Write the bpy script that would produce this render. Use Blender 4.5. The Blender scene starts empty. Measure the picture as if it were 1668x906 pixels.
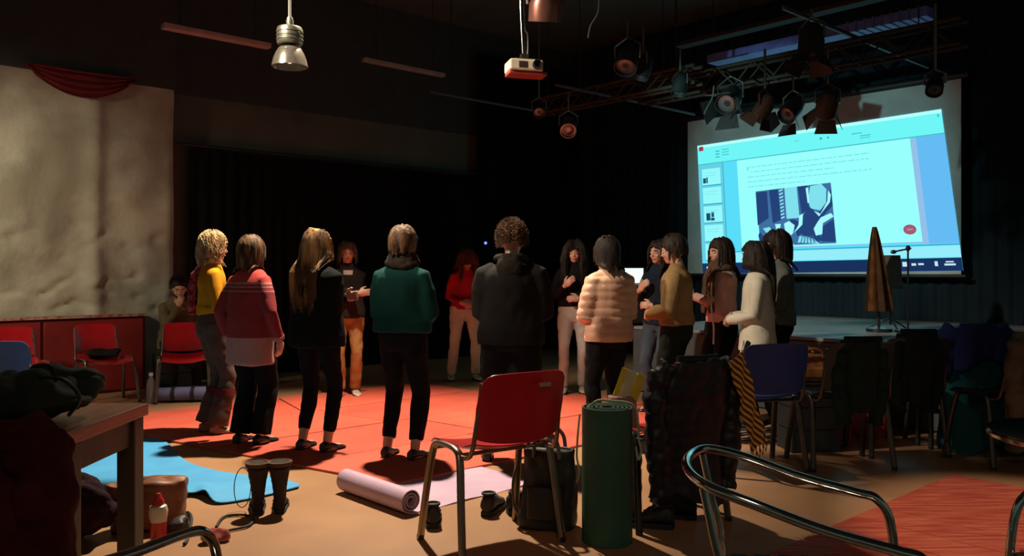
import bpy, bmesh, math, random
from math import sin, cos, pi, radians, sqrt, atan2
from mathutils import Vector, Matrix, noise
import numpy as np
random.seed(7)
SC = bpy.context.scene
COL = SC.collection
F = 1350.0; EH = 1.3; HY = 440.0          # focal length in pixels, eye height, horizon row

# ---------------------------------------------------------------- camera, world, lights
cam_d = bpy.data.cameras.new('camera'); cam = bpy.data.objects.new('camera', cam_d); COL.objects.link(cam)
cam_d.sensor_width = 36.0; cam_d.lens = 36.0 * F / 1668.0
cam_d.shift_y = (HY - 453.0) / 1668.0
cam_d.clip_start = 0.05; cam_d.clip_end = 100
cam.location = (0, 0, EH); cam.rotation_euler = (pi/2, 0, 0)
SC.camera = cam
SC.view_settings.view_transform = 'Standard'; SC.view_settings.look = 'None'
SC.view_settings.exposure = 0.0; SC.view_settings.gamma = 1.0
w = bpy.data.worlds.new('world'); SC.world = w; w.use_nodes = True
bg = w.node_tree.nodes['Background']; bg.inputs[0].default_value = (0.58, 0.78, 0.66, 1); bg.inputs[1].default_value = 0.11

def spot(name, loc, target, energy, color, size_deg, blend=0.6, radius=0.12):
    d = bpy.data.lights.new(name, 'SPOT'); d.energy = energy; d.color = color
    d.spot_size = radians(size_deg); d.spot_blend = blend; d.shadow_soft_size = radius
    o = bpy.data.objects.new(name, d); COL.objects.link(o); o.location = loc
    o.rotation_euler = (Vector(target) - Vector(loc)).to_track_quat('-Z', 'Y').to_euler()
    return o
spot('warm_stage_spot', (-1.0, 6.9, 4.75), (-1.15, 6.1, 0), 2100, (1.0, 0.84, 0.62), 76, 0.75, 0.08)
spot('wall_wash_lamp', (-5.3, 5.2, 2.9), (-5.5, 7.9, 1.7), 330, (1.0, 0.90, 0.66), 78, 1.0, 0.15)
spot('side_spot', (-3.0, 4.1, 4.5), (0.55, 7.0, 1.55), 1150, (1.0, 0.86, 0.68), 44, 0.7, 0.12)
spot('projector_beam', (0.36, 6.75, 2.78), (3.75, 10.6, 2.35), 230, (0.45, 0.95, 0.95), 48, 0.6, 0.02)
spot('rug_spot', (3.2, 1.9, 4.4), (2.85, 3.85, 0.0), 750, (1.0, 0.80, 0.60), 29, 0.4, 0.05)  # spot put in overhead to light the rug; its source is unseen
spot('foreground_fill', (0.2, -0.8, 3.4), (0.7, 3.6, 0.0), 80, (1.0, 0.76, 0.54), 66, 0.9, 0.25)  # fill added from the camera side to lift the foreground, no real fixture

# ---------------------------------------------------------------- helpers
def gp(px, py, z=0.0):
    Y = (EH - z) * F / (py - HY); return Vector(((px - 834) / F * Y, Y, z))
def at(px, py, Y): return Vector(((px - 834) / F * Y, Y, EH - (py - HY) / F * Y))

def mat(name, col, rough=0.6, metal=0.0, col2=None, scale=8.0, bump=0.0, bscale=None, emit=None, estr=1.0,
        stretch=None, trans=0.0, coat=0.0, sheen=0.0, spec=None, detail=4.0, ramp=(0.4, 0.62)):
    m = bpy.data.materials.new(name); m.use_nodes = True; nt = m.node_tree; b = nt.nodes['Principled BSDF']
    b.inputs['Base Color'].default_value = (*col, 1); b.inputs['Roughness'].default_value = rough
    b.inputs['Metallic'].default_value = metal
    if trans: b.inputs['Transmission Weight'].default_value = trans
    if coat: b.inputs['Coat Weight'].default_value = coat; b.inputs['Coat Roughness'].default_value = 0.2
    if sheen: b.inputs['Sheen Weight'].default_value = sheen
    if spec is not None: b.inputs['Specular IOR Level'].default_value = spec
    if emit: b.inputs['Emission Color'].default_value = (*emit, 1); b.inputs['Emission Strength'].default_value = estr
    tc = nt.nodes.new('ShaderNodeTexCoord'); vec = tc.outputs['Object']
    if stretch:
        mp = nt.nodes.new('ShaderNodeMapping'); mp.inputs['Scale'].default_value = stretch
        nt.links.new(vec, mp.inputs[0]); vec = mp.outputs[0]
    c2 = col2 if col2 is not None else tuple(c * 0.82 for c in col)
    n = nt.nodes.new('ShaderNodeTexNoise'); n.inputs['Scale'].default_value = scale; n.inputs['Detail'].default_value = detail
    nt.links.new(vec, n.inputs['Vector'])
    r = nt.nodes.new('ShaderNodeValToRGB'); r.color_ramp.elements[0].position = ramp[0]; r.color_ramp.elements[1].position = ramp[1]
    r.color_ramp.elements[0].color = (*c2, 1); r.color_ramp.elements[1].color = (*col, 1)
    nt.links.new(n.outputs[0], r.inputs[0])
    if not emit: nt.links.new(r.outputs[0], b.inputs['Base Color'])
    if bump:
        n2 = nt.nodes.new('ShaderNodeTexNoise'); n2.inputs['Scale'].default_value = bscale or scale * 4; n2.inputs['Detail'].default_value = 5
        nt.links.new(vec, n2.inputs['Vector'])
        bp = nt.nodes.new('ShaderNodeBump'); bp.inputs['Strength'].default_value = bump; bp.inputs['Distance'].default_value = 0.01
        nt.links.new(n2.outputs[0], bp.inputs['Height']); nt.links.new(bp.outputs[0], b.inputs['Normal'])
    return m

class MB:
    def __init__(s): s.v = []; s.f = []
    def add(s, vs, fs):
        o = len(s.v); s.v += [Vector(p) for p in vs]; s.f += [tuple(i + o for i in q) for q in fs]; return s
    def box(s, c, size, M=None):
        x, y, z = (a / 2 for a in size); c = Vector(c)
        vs = [Vector((i * x, j * y, k * z)) for k in (-1, 1) for j in (-1, 1) for i in (-1, 1)]
        if M is not None: vs = [M @ p for p in vs]
        return s.add([p + c for p in vs], [(0, 2, 3, 1), (4, 5, 7, 6), (0, 1, 5, 4), (2, 6, 7, 3), (0, 4, 6, 2), (1, 3, 7, 5)])
    def rings(s, rs, cap=True, closed=False):
        n = len(rs[0]); vs = [p for r in rs for p in r]; fs = []
        m = len(rs)
        for i in range(m if closed else m - 1):
            a = i * n; b = ((i + 1) % m) * n
            for j in range(n):
                k = (j + 1) % n; fs.append((a + j, a + k, b + k, b + j))
        if cap and not closed:
            fs.append(tuple(range(n - 1, -1, -1))); fs.append(tuple(range((m - 1) * n, m * n)))
        return s.add(vs, fs)
    def tube(s, pts, r, n=10, closed=False, flat=1.0):
        pts = [Vector(p) for p in pts]; m = len(pts)
        rr = r if isinstance(r, (list, tuple)) else [r] * m
        rs = []; up = None
        for i, p in enumerate(pts):
            a = pts[(i - 1) % m] if (closed or i) else p; b = pts[(i + 1) % m] if (closed or i < m - 1) else p
            t = (b - a).normalized() if (b - a).length > 1e-9 else Vector((0, 0, 1))
            if up is None: up = Vector((0, 0, 1)) if abs(t.z) < 0.9 else Vector((1, 0, 0))
            x = up - t * up.dot(t)
            if x.length < 1e-6: x = t.orthogonal()
            x.normalize(); y = t.cross(x); up = x
            rs.append([p + x * cos(2 * pi * k / n) * rr[i] * flat + y * sin(2 * pi * k / n) * rr[i] for k in range(n)])
        return s.rings(rs, True, closed)
    def ell(s, c, r, n=14, m=9, M=None):
        c = Vector(c); rs = []
        r = (r, r, r) if not isinstance(r, (tuple, list)) else r
        for i in range(m + 1):
            th = pi * (0.03 + 0.94 * i / m); ring = []
            for k in range(n):
                p = Vector((sin(th) * cos(2 * pi * k / n) * r[0], sin(th) * sin(2 * pi * k / n) * r[1], -cos(th) * r[2]))
                if M is not None: p = M @ p
                ring.append(c + p)
            rs.append(ring)
        return s.rings(rs)
    def lathe(s, c, prof, n=24, M=None):
        c = Vector(c); rs = []
        for r, z in prof:
            ring = []
            for k in range(n):
                p = Vector((r * cos(2 * pi * k / n), r * sin(2 * pi * k / n), z))
                if M is not None: p = M @ p
                ring.append(c + p)
            rs.append(ring)
        return s.rings(rs)
    def prism(s, poly, z0, z1):
        n = len(poly); vs = [(p[0], p[1], z0) for p in poly] + [(p[0], p[1], z1) for p in poly]
        fs = [tuple(range(n - 1, -1, -1)), tuple(range(n, 2 * n))] + [(i, (i + 1) % n, n + (i + 1) % n, n + i) for i in range(n)]
        return s.add(vs, fs)
    def sheet(s, grid, t=0.006):                       # grid of points -> closed slab of thickness t
        m = len(grid); n = len(grid[0]); top = [Vector(p) for r in grid for p in r]
        nor = []
        for i in range(m):
            for j in range(n):
                a = Vector(grid[min(i + 1, m - 1)][j]) - Vector(grid[max(i - 1, 0)][j]); b = Vector(grid[i][min(j + 1, n - 1)]) - Vector(grid[i][max(j - 1, 0)])
                q = a.cross(b); nor.append(q.normalized() if q.length > 1e-12 else Vector((0, 0, 1)))
        vs = top + [p - q * t for p, q in zip(top, nor)]; o = m * n; fs = []
        for i in range(m - 1):
            for j in range(n - 1):
                a = i * n + j; fs.append((a, a + n, a + n + 1, a + 1)); fs.append((o + a, o + a + 1, o + a + n + 1, o + a + n))
        for i in range(m - 1):
            a = i * n; fs.append((a, o + a, o + a + n, a + n)); a += n - 1; fs.append((a, a + n, o + a + n, o + a))
        for j in range(n - 1):
            a = j; fs.append((a, a + 1, o + a + 1, o + a)); a = (m - 1) * n + j; fs.append((a, o + a, o + a + 1, a + 1))
        return s.add(vs, fs)
    def mesh(s, name):
        me = bpy.data.meshes.new(name); me.from_pydata([tuple(p) for p in s.v], [], s.f); me.update(); return me
    def remesh(s, name, vox=0.012, smooth=3, fac=0.5):
        me = s.mesh(name + '_src'); o = bpy.data.objects.new(name, me); COL.objects.link(o)
        bm = bmesh.new(); bm.from_mesh(me); bmesh.ops.recalc_face_normals(bm, faces=bm.faces); bm.to_mesh(me); bm.free()
        r = o.modifiers.new('r', 'REMESH'); r.mode = 'VOXEL'; r.voxel_size = vox
        if smooth: q = o.modifiers.new('s', 'SMOOTH'); q.factor = fac; q.iterations = smooth
        dg = bpy.context.evaluated_depsgraph_get(); dg.update()
        out = bpy.data.meshes.new_from_object(o.evaluated_get(dg)); out.name = name
        bpy.data.objects.remove(o); bpy.data.meshes.remove(me); return out

def tag(o, label=None, cat=None, group=None, kind=None):
    if label: o['label'] = label
    if cat: o['category'] = cat
    if group: o['group'] = group
    if kind: o['kind'] = kind
    return o
def empty(name, loc=(0, 0, 0), rz=0.0):
    o = bpy.data.objects.new(name, None); o.empty_display_size = 0.1; COL.objects.link(o)
    o.location = loc; o.rotation_euler = (0, 0, rz); return o
def obj(name, mb, m, parent=None, smooth=True, bevel=0.0):
    me = mb.mesh(name) if isinstance(mb, MB) else mb
    if isinstance(mb, MB):
        bm = bmesh.new(); bm.from_mesh(me); bmesh.ops.recalc_face_normals(bm, faces=bm.faces); bm.to_mesh(me); bm.free()
    me.materials.clear(); me.materials.append(m)
    if smooth and len(me.polygons):
        me.polygons.foreach_set('use_smooth', [True] * len(me.polygons))
        if isinstance(mb, MB):
            try: me.set_sharp_from_angle(angle=radians(40))
            except Exception: pass
    o = bpy.data.objects.new(name, me); COL.objects.link(o)
    if parent is not None: o.parent = parent
    if bevel: b = o.modifiers.new('bevel', 'BEVEL'); b.width = bevel; b.segments = 2; b.limit_method = 'ANGLE'
    return o
def lift(o):                                            # put a top-level mesh's origin at the middle of its base
    me = o.data; n = len(me.vertices); a = np.empty(n * 3, np.float32); me.vertices.foreach_get('co', a); a = a.reshape(-1, 3)
    c = np.array([(a[:, 0].min() + a[:, 0].max()) / 2, (a[:, 1].min() + a[:, 1].max()) / 2, a[:, 2].min()], np.float32)
    me.vertices.foreach_set('co', (a - c).ravel()); me.update(); o.location = Vector(c.tolist()); return o
def struct(name, mb, m, parent=None, smooth=False):
    o = obj(name, mb, m, parent, smooth)
    if parent is None: o['kind'] = 'structure'
    return o
def copy_tree(o, parent=None):
    c = o.copy(); COL.objects.link(c); c.parent = parent
    for ch in list(o.children): copy_tree(ch, c)
    return c
def wrinkle(me, amp=0.006, freq=9.0, amp2=0.0, fz=1.0, quilt=None, seed=0.0, qamp=0.012):
    n = len(me.vertices); co = np.empty(n * 3, np.float32); no = np.empty(n * 3, np.float32)
    me.vertices.foreach_get('co', co)
    try: me.vertex_normals.foreach_get('vector', no)
    except Exception: me.vertices.foreach_get('normal', no)
    co = co.reshape(-1, 3); no = no.reshape(-1, 3); d = np.empty(n, np.float32)
    for i in range(n):
        x, y, z = co[i]; p = Vector((x * freq + seed, y * freq, z * freq * fz))
        d[i] = amp * (abs(noise.noise(p)) * 2 - 0.6) + (amp2 * noise.noise(p * 0.35) if amp2 else 0)
    if quilt: d += (np.abs(np.sin(co[:, 2] * pi / quilt)) ** 0.5 - 0.75) * qamp
    co += no * d[:, None]; me.vertices.foreach_set('co', co.ravel()); me.update(); return me
def smoothpath(pts, k=6):
    pts = [Vector(p) for p in pts]; out = []
    for i in range(len(pts) - 1):
        p0 = pts[max(i - 1, 0)]; p1 = pts[i]; p2 = pts[i + 1]; p3 = pts[min(i + 2, len(pts) - 1)]
        for j in range(k):
            t = j / k; out.append(0.5 * ((2 * p1) + (p2 - p0) * t + (2 * p0 - 5 * p1 + 4 * p2 - p3) * t * t + (3 * p1 - p0 - 3 * p2 + p3) * t ** 3))
    out.append(pts[-1]); return out

# ---------------------------------------------------------------- materials
M_floor = None
def floor_mat():
    m = mat('tan_concrete_floor', (0.44, 0.235, 0.12), 0.42, col2=(0.36, 0.185, 0.092), scale=1.3, bump=0.06, bscale=35)
    return m
M_black = mat('black_paint', (0.04, 0.042, 0.035), 0.85)
M_steel = mat('polished_steel', (0.62, 0.60, 0.57), 0.16, 1.0, scale=30)
M_dsteel = mat('dull_steel', (0.30, 0.27, 0.24), 0.35, 1.0, scale=30)
M_blackmetal = mat('black_metal', (0.02, 0.02, 0.022), 0.45, 0.2)
M_skin = mat('skin', (0.55, 0.31, 0.21), 0.5, col2=(0.48, 0.25, 0.17), scale=14)
M_red = mat('red_plastic', (0.60, 0.012, 0.022), 0.32, col2=(0.52, 0.01, 0.018), scale=5, bump=0.05, bscale=200, coat=0.2)
M_blue = mat('blue_plastic', (0.003, 0.04, 0.24), 0.6, scale=5)
M_white = mat('white_matte', (0.75, 0.73, 0.68), 0.6)
M_eye = mat('eye_white', (0.7, 0.7, 0.68), 0.2); M_pupil = mat('dark_eye', (0.02, 0.012, 0.01), 0.15)
M_lip = mat('lip', (0.42, 0.12, 0.10), 0.45)
M_rubber = mat('black_rubber', (0.015, 0.015, 0.015), 0.7)

# ---------------------------------------------------------------- the room
U = Vector((0.74, 0.673, 0)).normalized(); V = Vector((0.673, -0.74, 0)).normalized()
W0 = Vector((-5.07, 8.2, 0))                            # a point of the left wall; it runs along U
def LW(s, z=0, off=0): return W0 + U * s + V * off + Vector((0, 0, z))
CW = 10.35                                              # right wall: U . p = CW
def RWp(t, z=0, off=0): return U * (CW - off) + V * t + Vector((0, 0, z))
tL = W0.dot(V)                                          # V coordinate of the left wall

fl = MB(); P = [U * -9 + V * (tL - 0.6), U * -9 + V * 9, U * (CW + .2) + V * 9, U * (CW + .2) + V * (tL - 0.6)]
fl.prism([(p.x, p.y) for p in P], -0.15, 0.0)
struct('floor', fl, floor_mat())
ce = MB(); ce.prism([(p.x, p.y) for p in P], 5.0, 5.15)
struct('ceiling', ce, mat('dark_ceiling', (0.09, 0.10, 0.085), 0.9, scale=2))

# stone / plaster wall with real relief and a vertical rib
def stone_wall():
    mb = MB(); ns, nz = 190, 110; s0, s1, h = -5.5, 1.71, 3.33; grid = []
    for i in range(nz + 1):
        z = h * i / nz; row = []
        for j in range(ns + 1):
            s = s0 + (s1 - s0) * j / ns
            p = Vector((s * 1.7, z * 1.7, 3.1))
            d = 0.05 * noise.noise(p * 0.6) + 0.022 * noise.noise(p * 2.3)
            low = max(0.0, 1 - abs(z - 1.2) / 0.9)
            q = noise.noise(Vector((s * 5.0, z * 8.0, 9))) ; d -= low * 0.045 * max(0, q - 0.15) * 2.2
            d += 0.06 * math.exp(-((s - 0.87) / 0.09) ** 2)
            if s > s1 - 0.06: d -= (s - s1 + 0.06) * 0.6
            row.append(LW(s, z, 0.0 + d))
        grid.append(row)
    mb.sheet(grid, -0.35)
    m = mat('old_plaster', (0.47, 0.43, 0.33), 0.9, col2=(0.29, 0.255, 0.185), scale=1.6, bump=0.5, bscale=22, detail=8)
    return struct('wall_left', mb, m, smooth=True)
stone_wall()
def slab(name, a, b, z0, z1, t, m, side):               # upright slab from a to b
    d = (b - a).normalized(); n = side
    mb = MB(); pts = [a, b, b + n * t, a + n * t]; mb.prism([(p.x, p.y) for p in pts], z0, z1)
    return struct(name, mb, m)
slab('wall_left_upper', LW(-5.5, 0, 0.04), LW(1.71, 0, 0.04), 3.33, 5.0, 0.35, M_black, -V)
M_olive = mat('olive_grey_plaster', (0.11, 0.105, 0.075), 0.9, col2=(0.08, 0.078, 0.055), scale=1.2, bump=0.3)
sB = (CW - W0.dot(U)); slab('wall_left_recess', LW(1.70, 0, -0.34), LW(sB, 0, -0.34), 0, 3.36, 0.15, M_olive, -V)
slab('wall_left_recess_top', LW(1.70, 0, -0.34), LW(sB, 0, -0.34), 3.36, 5.0, 0.15, M_black, -V)
slab('wall_right', RWp(tL - 0.5), RWp(0.5), 0, 5.0, 0.15, mat('dark_teal_paint', (0.012, 0.02, 0.024), 0.85), U)
# red wainscot along the stone wall with a pale ledge, split in panels
M_wains = mat('red_wainscot_paint', (0.30, 0.02, 0.018), 0.5, col2=(0.22, 0.015, 0.014), scale=3, bump=0.1)
ws = struct('trim_1', MB().prism([(p.x, p.y) for p in (LW(-4.6, 0, .10), LW(1.35, 0, .10), LW(1.35, 0, .115), LW(-4.6, 0, .115))], 0.0, 0.80), M_wains)
s = -4.6
while s < 1.34:
    e = min(s + 0.98, 1.35)
    mb = MB(); mb.prism([(p.x, p.y) for p in (LW(s + .01, 0, .115), LW(e - .01, 0, .115), LW(e - .01, 0, .14), LW(s + .01, 0, .14))], 0.03, 0.79)
    obj('panel', mb, M_wains, ws, bevel=0.004); s += 0.99
led = MB(); led.prism([(p.x, p.y) for p in (LW(-4.6, 0, .02), LW(1.36, 0, .02), LW(1.36, 0, .165), LW(-4.6, 0, .165))], 0.80, 0.83)
obj('ledge', led, mat('worn_red_ledge', (0.36, 0.05, 0.04), 0.5, col2=(0.5, 0.3, 0.24), scale=18), ws, bevel=0.004)
# red swag at the top of the stone wall
grid = []
for i in range(13):
    row = []
    for j in range(37):
        a = j / 36; s = 0.30 + a * 1.05; drop = 0.27 * (sin(pi * a) ** 0.8) * i / 12
        row.append(LW(s - 0.1, 3.36 - drop, 0.13 + 0.015 * sin(i * 2.0 + 3 * sin(pi * a))))
    grid.append(row)
tag(lift(obj('fabric_swag', MB().sheet(grid, 0.01), mat('red_swag_cloth', (0.17, 0.010, 0.010), 0.8, scale=5))), 'dull red cloth swag hanging along the top of the plaster wall', 'swag')

# curtains: corrugated cloth, one object each
def curtain(name, a, b, z0, z1, m, fold=0.16, amp=0.028, label='', nrm=None, cat='curtain'):
    L = (b - a).length; d = (b - a).normalized(); nn = int(L / fold * 8); grid = []
    for i in range(9):
        z = z0 + (z1 - z0) * i / 8; row = []
        for j in range(nn + 1):
            x = L * j / nn; ph = 2 * pi * x / fold + 1.3 * noise.noise(Vector((x * 1.2, i * .12, 3)))
            row.append(a + d * x + nrm * (amp * sin(ph) * (0.75 + 0.5 * noise.noise(Vector((x * 2, 5, i * .2))))) + Vector((0, 0, z)))
        grid.append(row)
    o = lift(obj(name, MB().sheet(grid, 0.006), m)); return tag(o, label, cat)
M_cb = mat('black_curtain_cloth', (0.007, 0.007, 0.006), 0.95, spec=0.1, scale=3)
M_cn = mat('dark_navy_curtain_cloth', (0.012, 0.024, 0.032), 0.9, spec=0.15, scale=3)
curtain('stage_curtain', LW(1.95, 0, -0.20), LW(6.3, 0, -0.20), 0.02, 2.72, M_cb, label='long black curtain over the back wall, right of the plaster wall', nrm=V)
curtain('stage_curtain', LW(6.32, 0, -0.20), LW(sB - 0.15, 0, -0.20), 0.02, 4.6, M_cb, label='black curtain filling the wall up to the dark back corner', nrm=V)
curtain('stage_curtain', RWp(tL + 0.25, 0, 0.12), RWp(-7.3, 0, 0.12), 0.02, 4.9, M_cn, label='dark navy curtain between the back corner and the projection screen', nrm=U)
curtain('stage_curtain', RWp(-7.22, 0, 0.12), RWp(-0.5, 0, 0.12), 0.02, 4.9, M_cn, label='dark navy curtain hanging behind and right of the projection screen', nrm=U)
rl = MB(); rl.tube([LW(1.8, 2.76, -0.2), LW(6.35, 2.76, -0.2)], 0.018, 8)
struct('trim_2', rl, M_blackmetal)

# stage
M_stage = mat('grey_stage_boards', (0.30, 0.30, 0.28), 0.5, col2=(0.22, 0.22, 0.21), scale=3, stretch=(1, 1, 1), bump=0.1)
c0 = 6.95
st = struct('trim_3', MB().prism([(p.x, p.y) for p in (U * c0 + V * -5.7, U * c0 + V * 0.3, U * (CW - .2) + V * 0.3, U * (CW - .2) + V * -5.7)], 0.0, 0.67), mat('stage_base', (0.05, 0.055, 0.055), 0.7))
k = c0
while k < CW - 0.25:
    e = min(k + 0.30, CW - 0.2)
    mb = MB(); mb.prism([(p.x, p.y) for p in (U * (k + .004) + V * -5.7, U * (k + .004) + V * 0.3, U * (e - .004) + V * 0.3, U * (e - .004) + V * -5.7)], 0.67, 0.70 + random.uniform(-.002, .002))
    obj('board', mb, M_stage, st); k += 0.30
M_sfront = mat('stage_front', (0.07, 0.085, 0.09), 0.6)
tt = -5.7
while tt < 0.29:
    mb = MB(); mb.prism([(p.x, p.y) for p in (U * (c0 - .02) + V * (tt + .01), U * (c0 - .02) + V * (tt + 1.19), U * c0 + V * (tt + 1.19), U * c0 + V * (tt + .01))], 0.02, 0.66)
    obj('panel', mb, M_sfront, st); tt += 1.2
# ---------------------------------------------------------------- projection screen and the picture on it
SU = 10.02                                             # screen plane: U . p = SU
def scr(px, py, off=0.0):                              # where a sight line meets the screen plane
    d = Vector(((px - 834) / F, 1, -(py - HY) / F)); r = (SU - off) / d.dot(U); return Vector((0, 0, EH)) + d * r
def scr_tz(px, py): p = scr(px, py); return p.dot(V), p.z
tA = scr_tz(1121, 300)[0]; tB = scr_tz(1566, 300)[0]; z0s, z1s = 1.25, 3.46
screen = empty('projection_screen', U * (SU) + V * ((tA + tB) / 2) + Vector((0, 0, z0s)))
tag(screen, 'large white projection screen showing a cyan slide with a photo', 'screen')
SO = screen.location.copy()
def sp(t, z, off=0.0): return U * (SU - off) + V * t + Vector((0, 0, z)) - SO
mb = MB(); mb.sheet([[sp(tA + (tB - tA) * j / 8, z0s + (z1s - z0s) * i / 4) for j in range(9)] for i in range(5)], 0.01)
obj('screen_fabric', mb, mat('screen_fabric', (0.55, 0.62, 0.60), 0.8, scale=2), screen, smooth=False)
bar = MB(); bar.tube([sp(tA - .05, z0s - .02), sp(tB + .05, z0s - .02)], 0.025, 10); obj('bottom_bar', bar, M_blackmetal, screen)
bar = MB(); bar.tube([sp(tA - .08, z1s + .04), sp(tB + .08, z1s + .04)], 0.05, 12); obj('roller_case', bar, M_blackmetal, screen)
for tt in (tA + .2, tB - .2):
    mb = MB(); mb.tube([sp(tt, z1s + .06), sp(tt, 4.99)], 0.006, 6); obj('hanging_wire', mb, M_blackmetal, screen)
TL, TR, BR, BL = [Vector(scr_tz(*q)) for q in ((1137, 238), (1534, 178), (1570, 441), (1146, 446))]
def im(u, v): a = TL.lerp(TR, u); b = BL.lerp(BR, u); return a.lerp(b, v)
_em = {}
def emis(c, s=1.0):
    k = (tuple(round(x, 3) for x in c), s)
    if k not in _em:
        m = bpy.data.materials.new('screen_light'); m.use_nodes = True; nt = m.node_tree; nt.nodes.clear()
        e = nt.nodes.new('ShaderNodeEmission'); e.inputs[0].default_value = (*c, 1); e.inputs[1].default_value = s
        o = nt.nodes.new('ShaderNodeOutputMaterial'); nt.links.new(e.outputs[0], o.inputs[0]); _em[k] = m
    return _em[k]
pic = None
def flat(name, polys, c, lay, s=1.0, parent=None):
    if len(polys) > 1 and name in ('task_icon', 'toolbar_icon', 'slide_text_line', 'hatch_stroke', 'photo_tone', 'photo_light_tone', 'photo_bright_tone', 'film_frame', 'thumbnail_line', 'thumbnail_picture'):
        for poly in polys: flat(name, [poly], c, lay, s, parent)
        return None
    mb = MB()
    for poly in polys:
        pts = []
        for u, v in poly:
            q = im(u, v); pts.append(sp(q.x, q.y, 0.014 + 0.0015 * lay))
        mb.add(pts, [tuple(range(len(pts)))])
    return obj(name, mb, emis(c, s), parent or screen, smooth=False)
def R(u0, v0, u1, v1): return [(u0, v0), (u1, v0), (u1, v1), (u0, v1)]
flat('projected_window', [R(0, 0, 1, 1)], (0.10, 0.72, 0.95), 0)
flat('toolbar', [R(0, 0, 1, .15)], (0.16, 0.92, 0.92), 1)
flat('toolbar_edge', [R(0, .148, 1, .153), R(.12, .153, .124, .9)], (0.05, 0.42, 0.5), 2)
flat('title_bar', [R(0, 0, 1, .022)], (0.45, 1.0, 0.98), 2)
flat('right_margin', [R(.905, .154, 1, .83)], (0.13, 0.50, 0.90), 1)
flat('thumbnail_panel', [R(0, .15, .12, .9)], (0.13, 0.62, 0.78), 1)
flat('slide_page', [R(.19, .155, .885, .815)], (0.32, 1.0, 0.98), 2)
flat('slide_page_edge', [R(.885, .16, .905, .83), R(.19, .815, .905, .822)], (0.30, 0.52, 0.80), 2)
flat('notes_area', [R(.13, .845, 1, .915)], (0.30, 0.85, 0.95), 1)
flat('notes_edge', [R(.13, .835, 1, .84)], (0.05, 0.25, 0.45), 2)
flat('task_bar', [R(0, .92, 1, 1)], (0.010, 0.03, 0.11), 2)
flat('task_icon', [R(.35, .935, .366, .972), R(.375, .935, .40, .975), R(.02, .945, .035, .975), R(.81, .94, .825, .97), R(.84, .95, .855, .965),
     R(.775, .935, .79, .945), R(.775, .95, .8, .958), R(.862, .95, .88, .962), R(.915, .94, .925, .97), R(.95, .94, .975, .948), R(.945, .955, .98, .967)], (0.55, 0.8, 0.85), 3)
for i in range(5):
    v = .19 + i * .145
    th = flat('thumbnail', [R(.018, v, .108, v + .125)], (0.30, 0.95, 0.97), 2)
    flat('thumbnail_edge', [R(.018, v + .125, .112, v + .131)], (0.03, 0.30, 0.42), 2, parent=None)
    flat('thumbnail_line', [R(.03, v + .03, .09, v + .034), R(.03, v + .05, .085, v + .054)], (0.2, 0.75, 0.8), 3)
    if i in (0, 2, 4):
        b = [R(.022, v + .07, .036, v + .11), R(.038, v + .065, .045, v + .11)] if i == 0 else [R(.03, v + .05, .05, v + .11), R(.055, v + .045, .068, v + .085), R(.052, v + .09, .07, v + .112)]
        if i == 4: b = [R(.028, v + .05, .04, v + .09)]
        flat('thumbnail_picture', b, (0.01, 0.08, 0.16), 3)
tx = []; random.seed(3)
for ln, (u0, u1) in enumerate([(.235, .74), (.25, .74), (.235, .60), (.235, .74), (.235, .48)]):
    v = .215 + ln * .036; u = u0
    while u < u1:
        wd = random.uniform(.008, .03); tx.append(R(u, v, min(u + wd, u1), v + .005)); u += wd + .006
tx.append(R(.235, .222, .242, .238))
flat('slide_text_line', tx, (0.16, 0.68, 0.76), 3)
tb = [R(.015 + .0, .02, .045, .05)]
flat('office_button', [R(.008, .012, .03, .045)], (0.35, 0.04, 0.05), 3)
tb = [R(.09, .06 + i * .022, .09 + .02, .068 + i * .022) for i in range(3)] + [R(.12, .055 + i * .02, .155, .06 + i * .02) for i in range(3)]
tb += [R(.555, .07, .565, .085), R(.585, .072, .593, .084), R(.68, .075, .72, .08), R(.71, .095, .75, .10), R(.71, .11, .748, .114), R(.985, .03, .99, .045), R(.45, .07, .47, .073)]
flat('toolbar_icon', tb, (0.04, 0.42, 0.48), 3)
cx, cy = .848, .735
flat('red_badge', [[(cx + .022 * cos(a * pi / 10), cy + .032 * sin(a * pi / 10)) for a in range(20)]], (0.36, 0.10, 0.17), 3)
flat('red_badge_mark', [R(cx - .01, cy - .006, cx + .011, cy + .004)], (0.5, 0.25, 0.32), 4)
# black-and-white photo on the slide: someone in a dark jacket leaning over a person lying down
def ph(pts): return [(.268 + a * .315, .40 - .012 * a + b * (.405 + .01 * a)) for a, b in pts]
D = (0.018, 0.055, 0.19); D2 = (0.05, 0.16, 0.36); L1 = (0.22, 0.75, 0.85); L2 = (0.38, 0.95, 0.97)
flat('slide_photo', [ph([(0, 0), (1, 0), (1, 1), (.02, 1)])], D2, 3)
flat('photo_tone', [ph([(0, .02), (.16, .02), (.16, .5), (0, .62)]), ph([(.19, 0), (.31, 0), (.33, .55), (.21, .6)]), ph([(.58, 0), (.70, 0), (.70, .40), (.60, .48)]),
     ph([(.56, .62), (.70, .36), (.76, .42), (.80, .50), (.97, .28), (1, .02), (1, .38), (.84, .58), (.75, .74), (.84, .92), (.78, .97), (.52, .84), (.50, .72)]),
     ph([(.84, .72), (1, .60), (1, .98), (.82, .96)]), ph([(.44, .56), (.50, .56), (.62, .66), (.52, .76), (.46, .66)]), ph([(0, .80), (.02, .74), (.2, 1), (.02, 1)])], D, 4)
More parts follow.
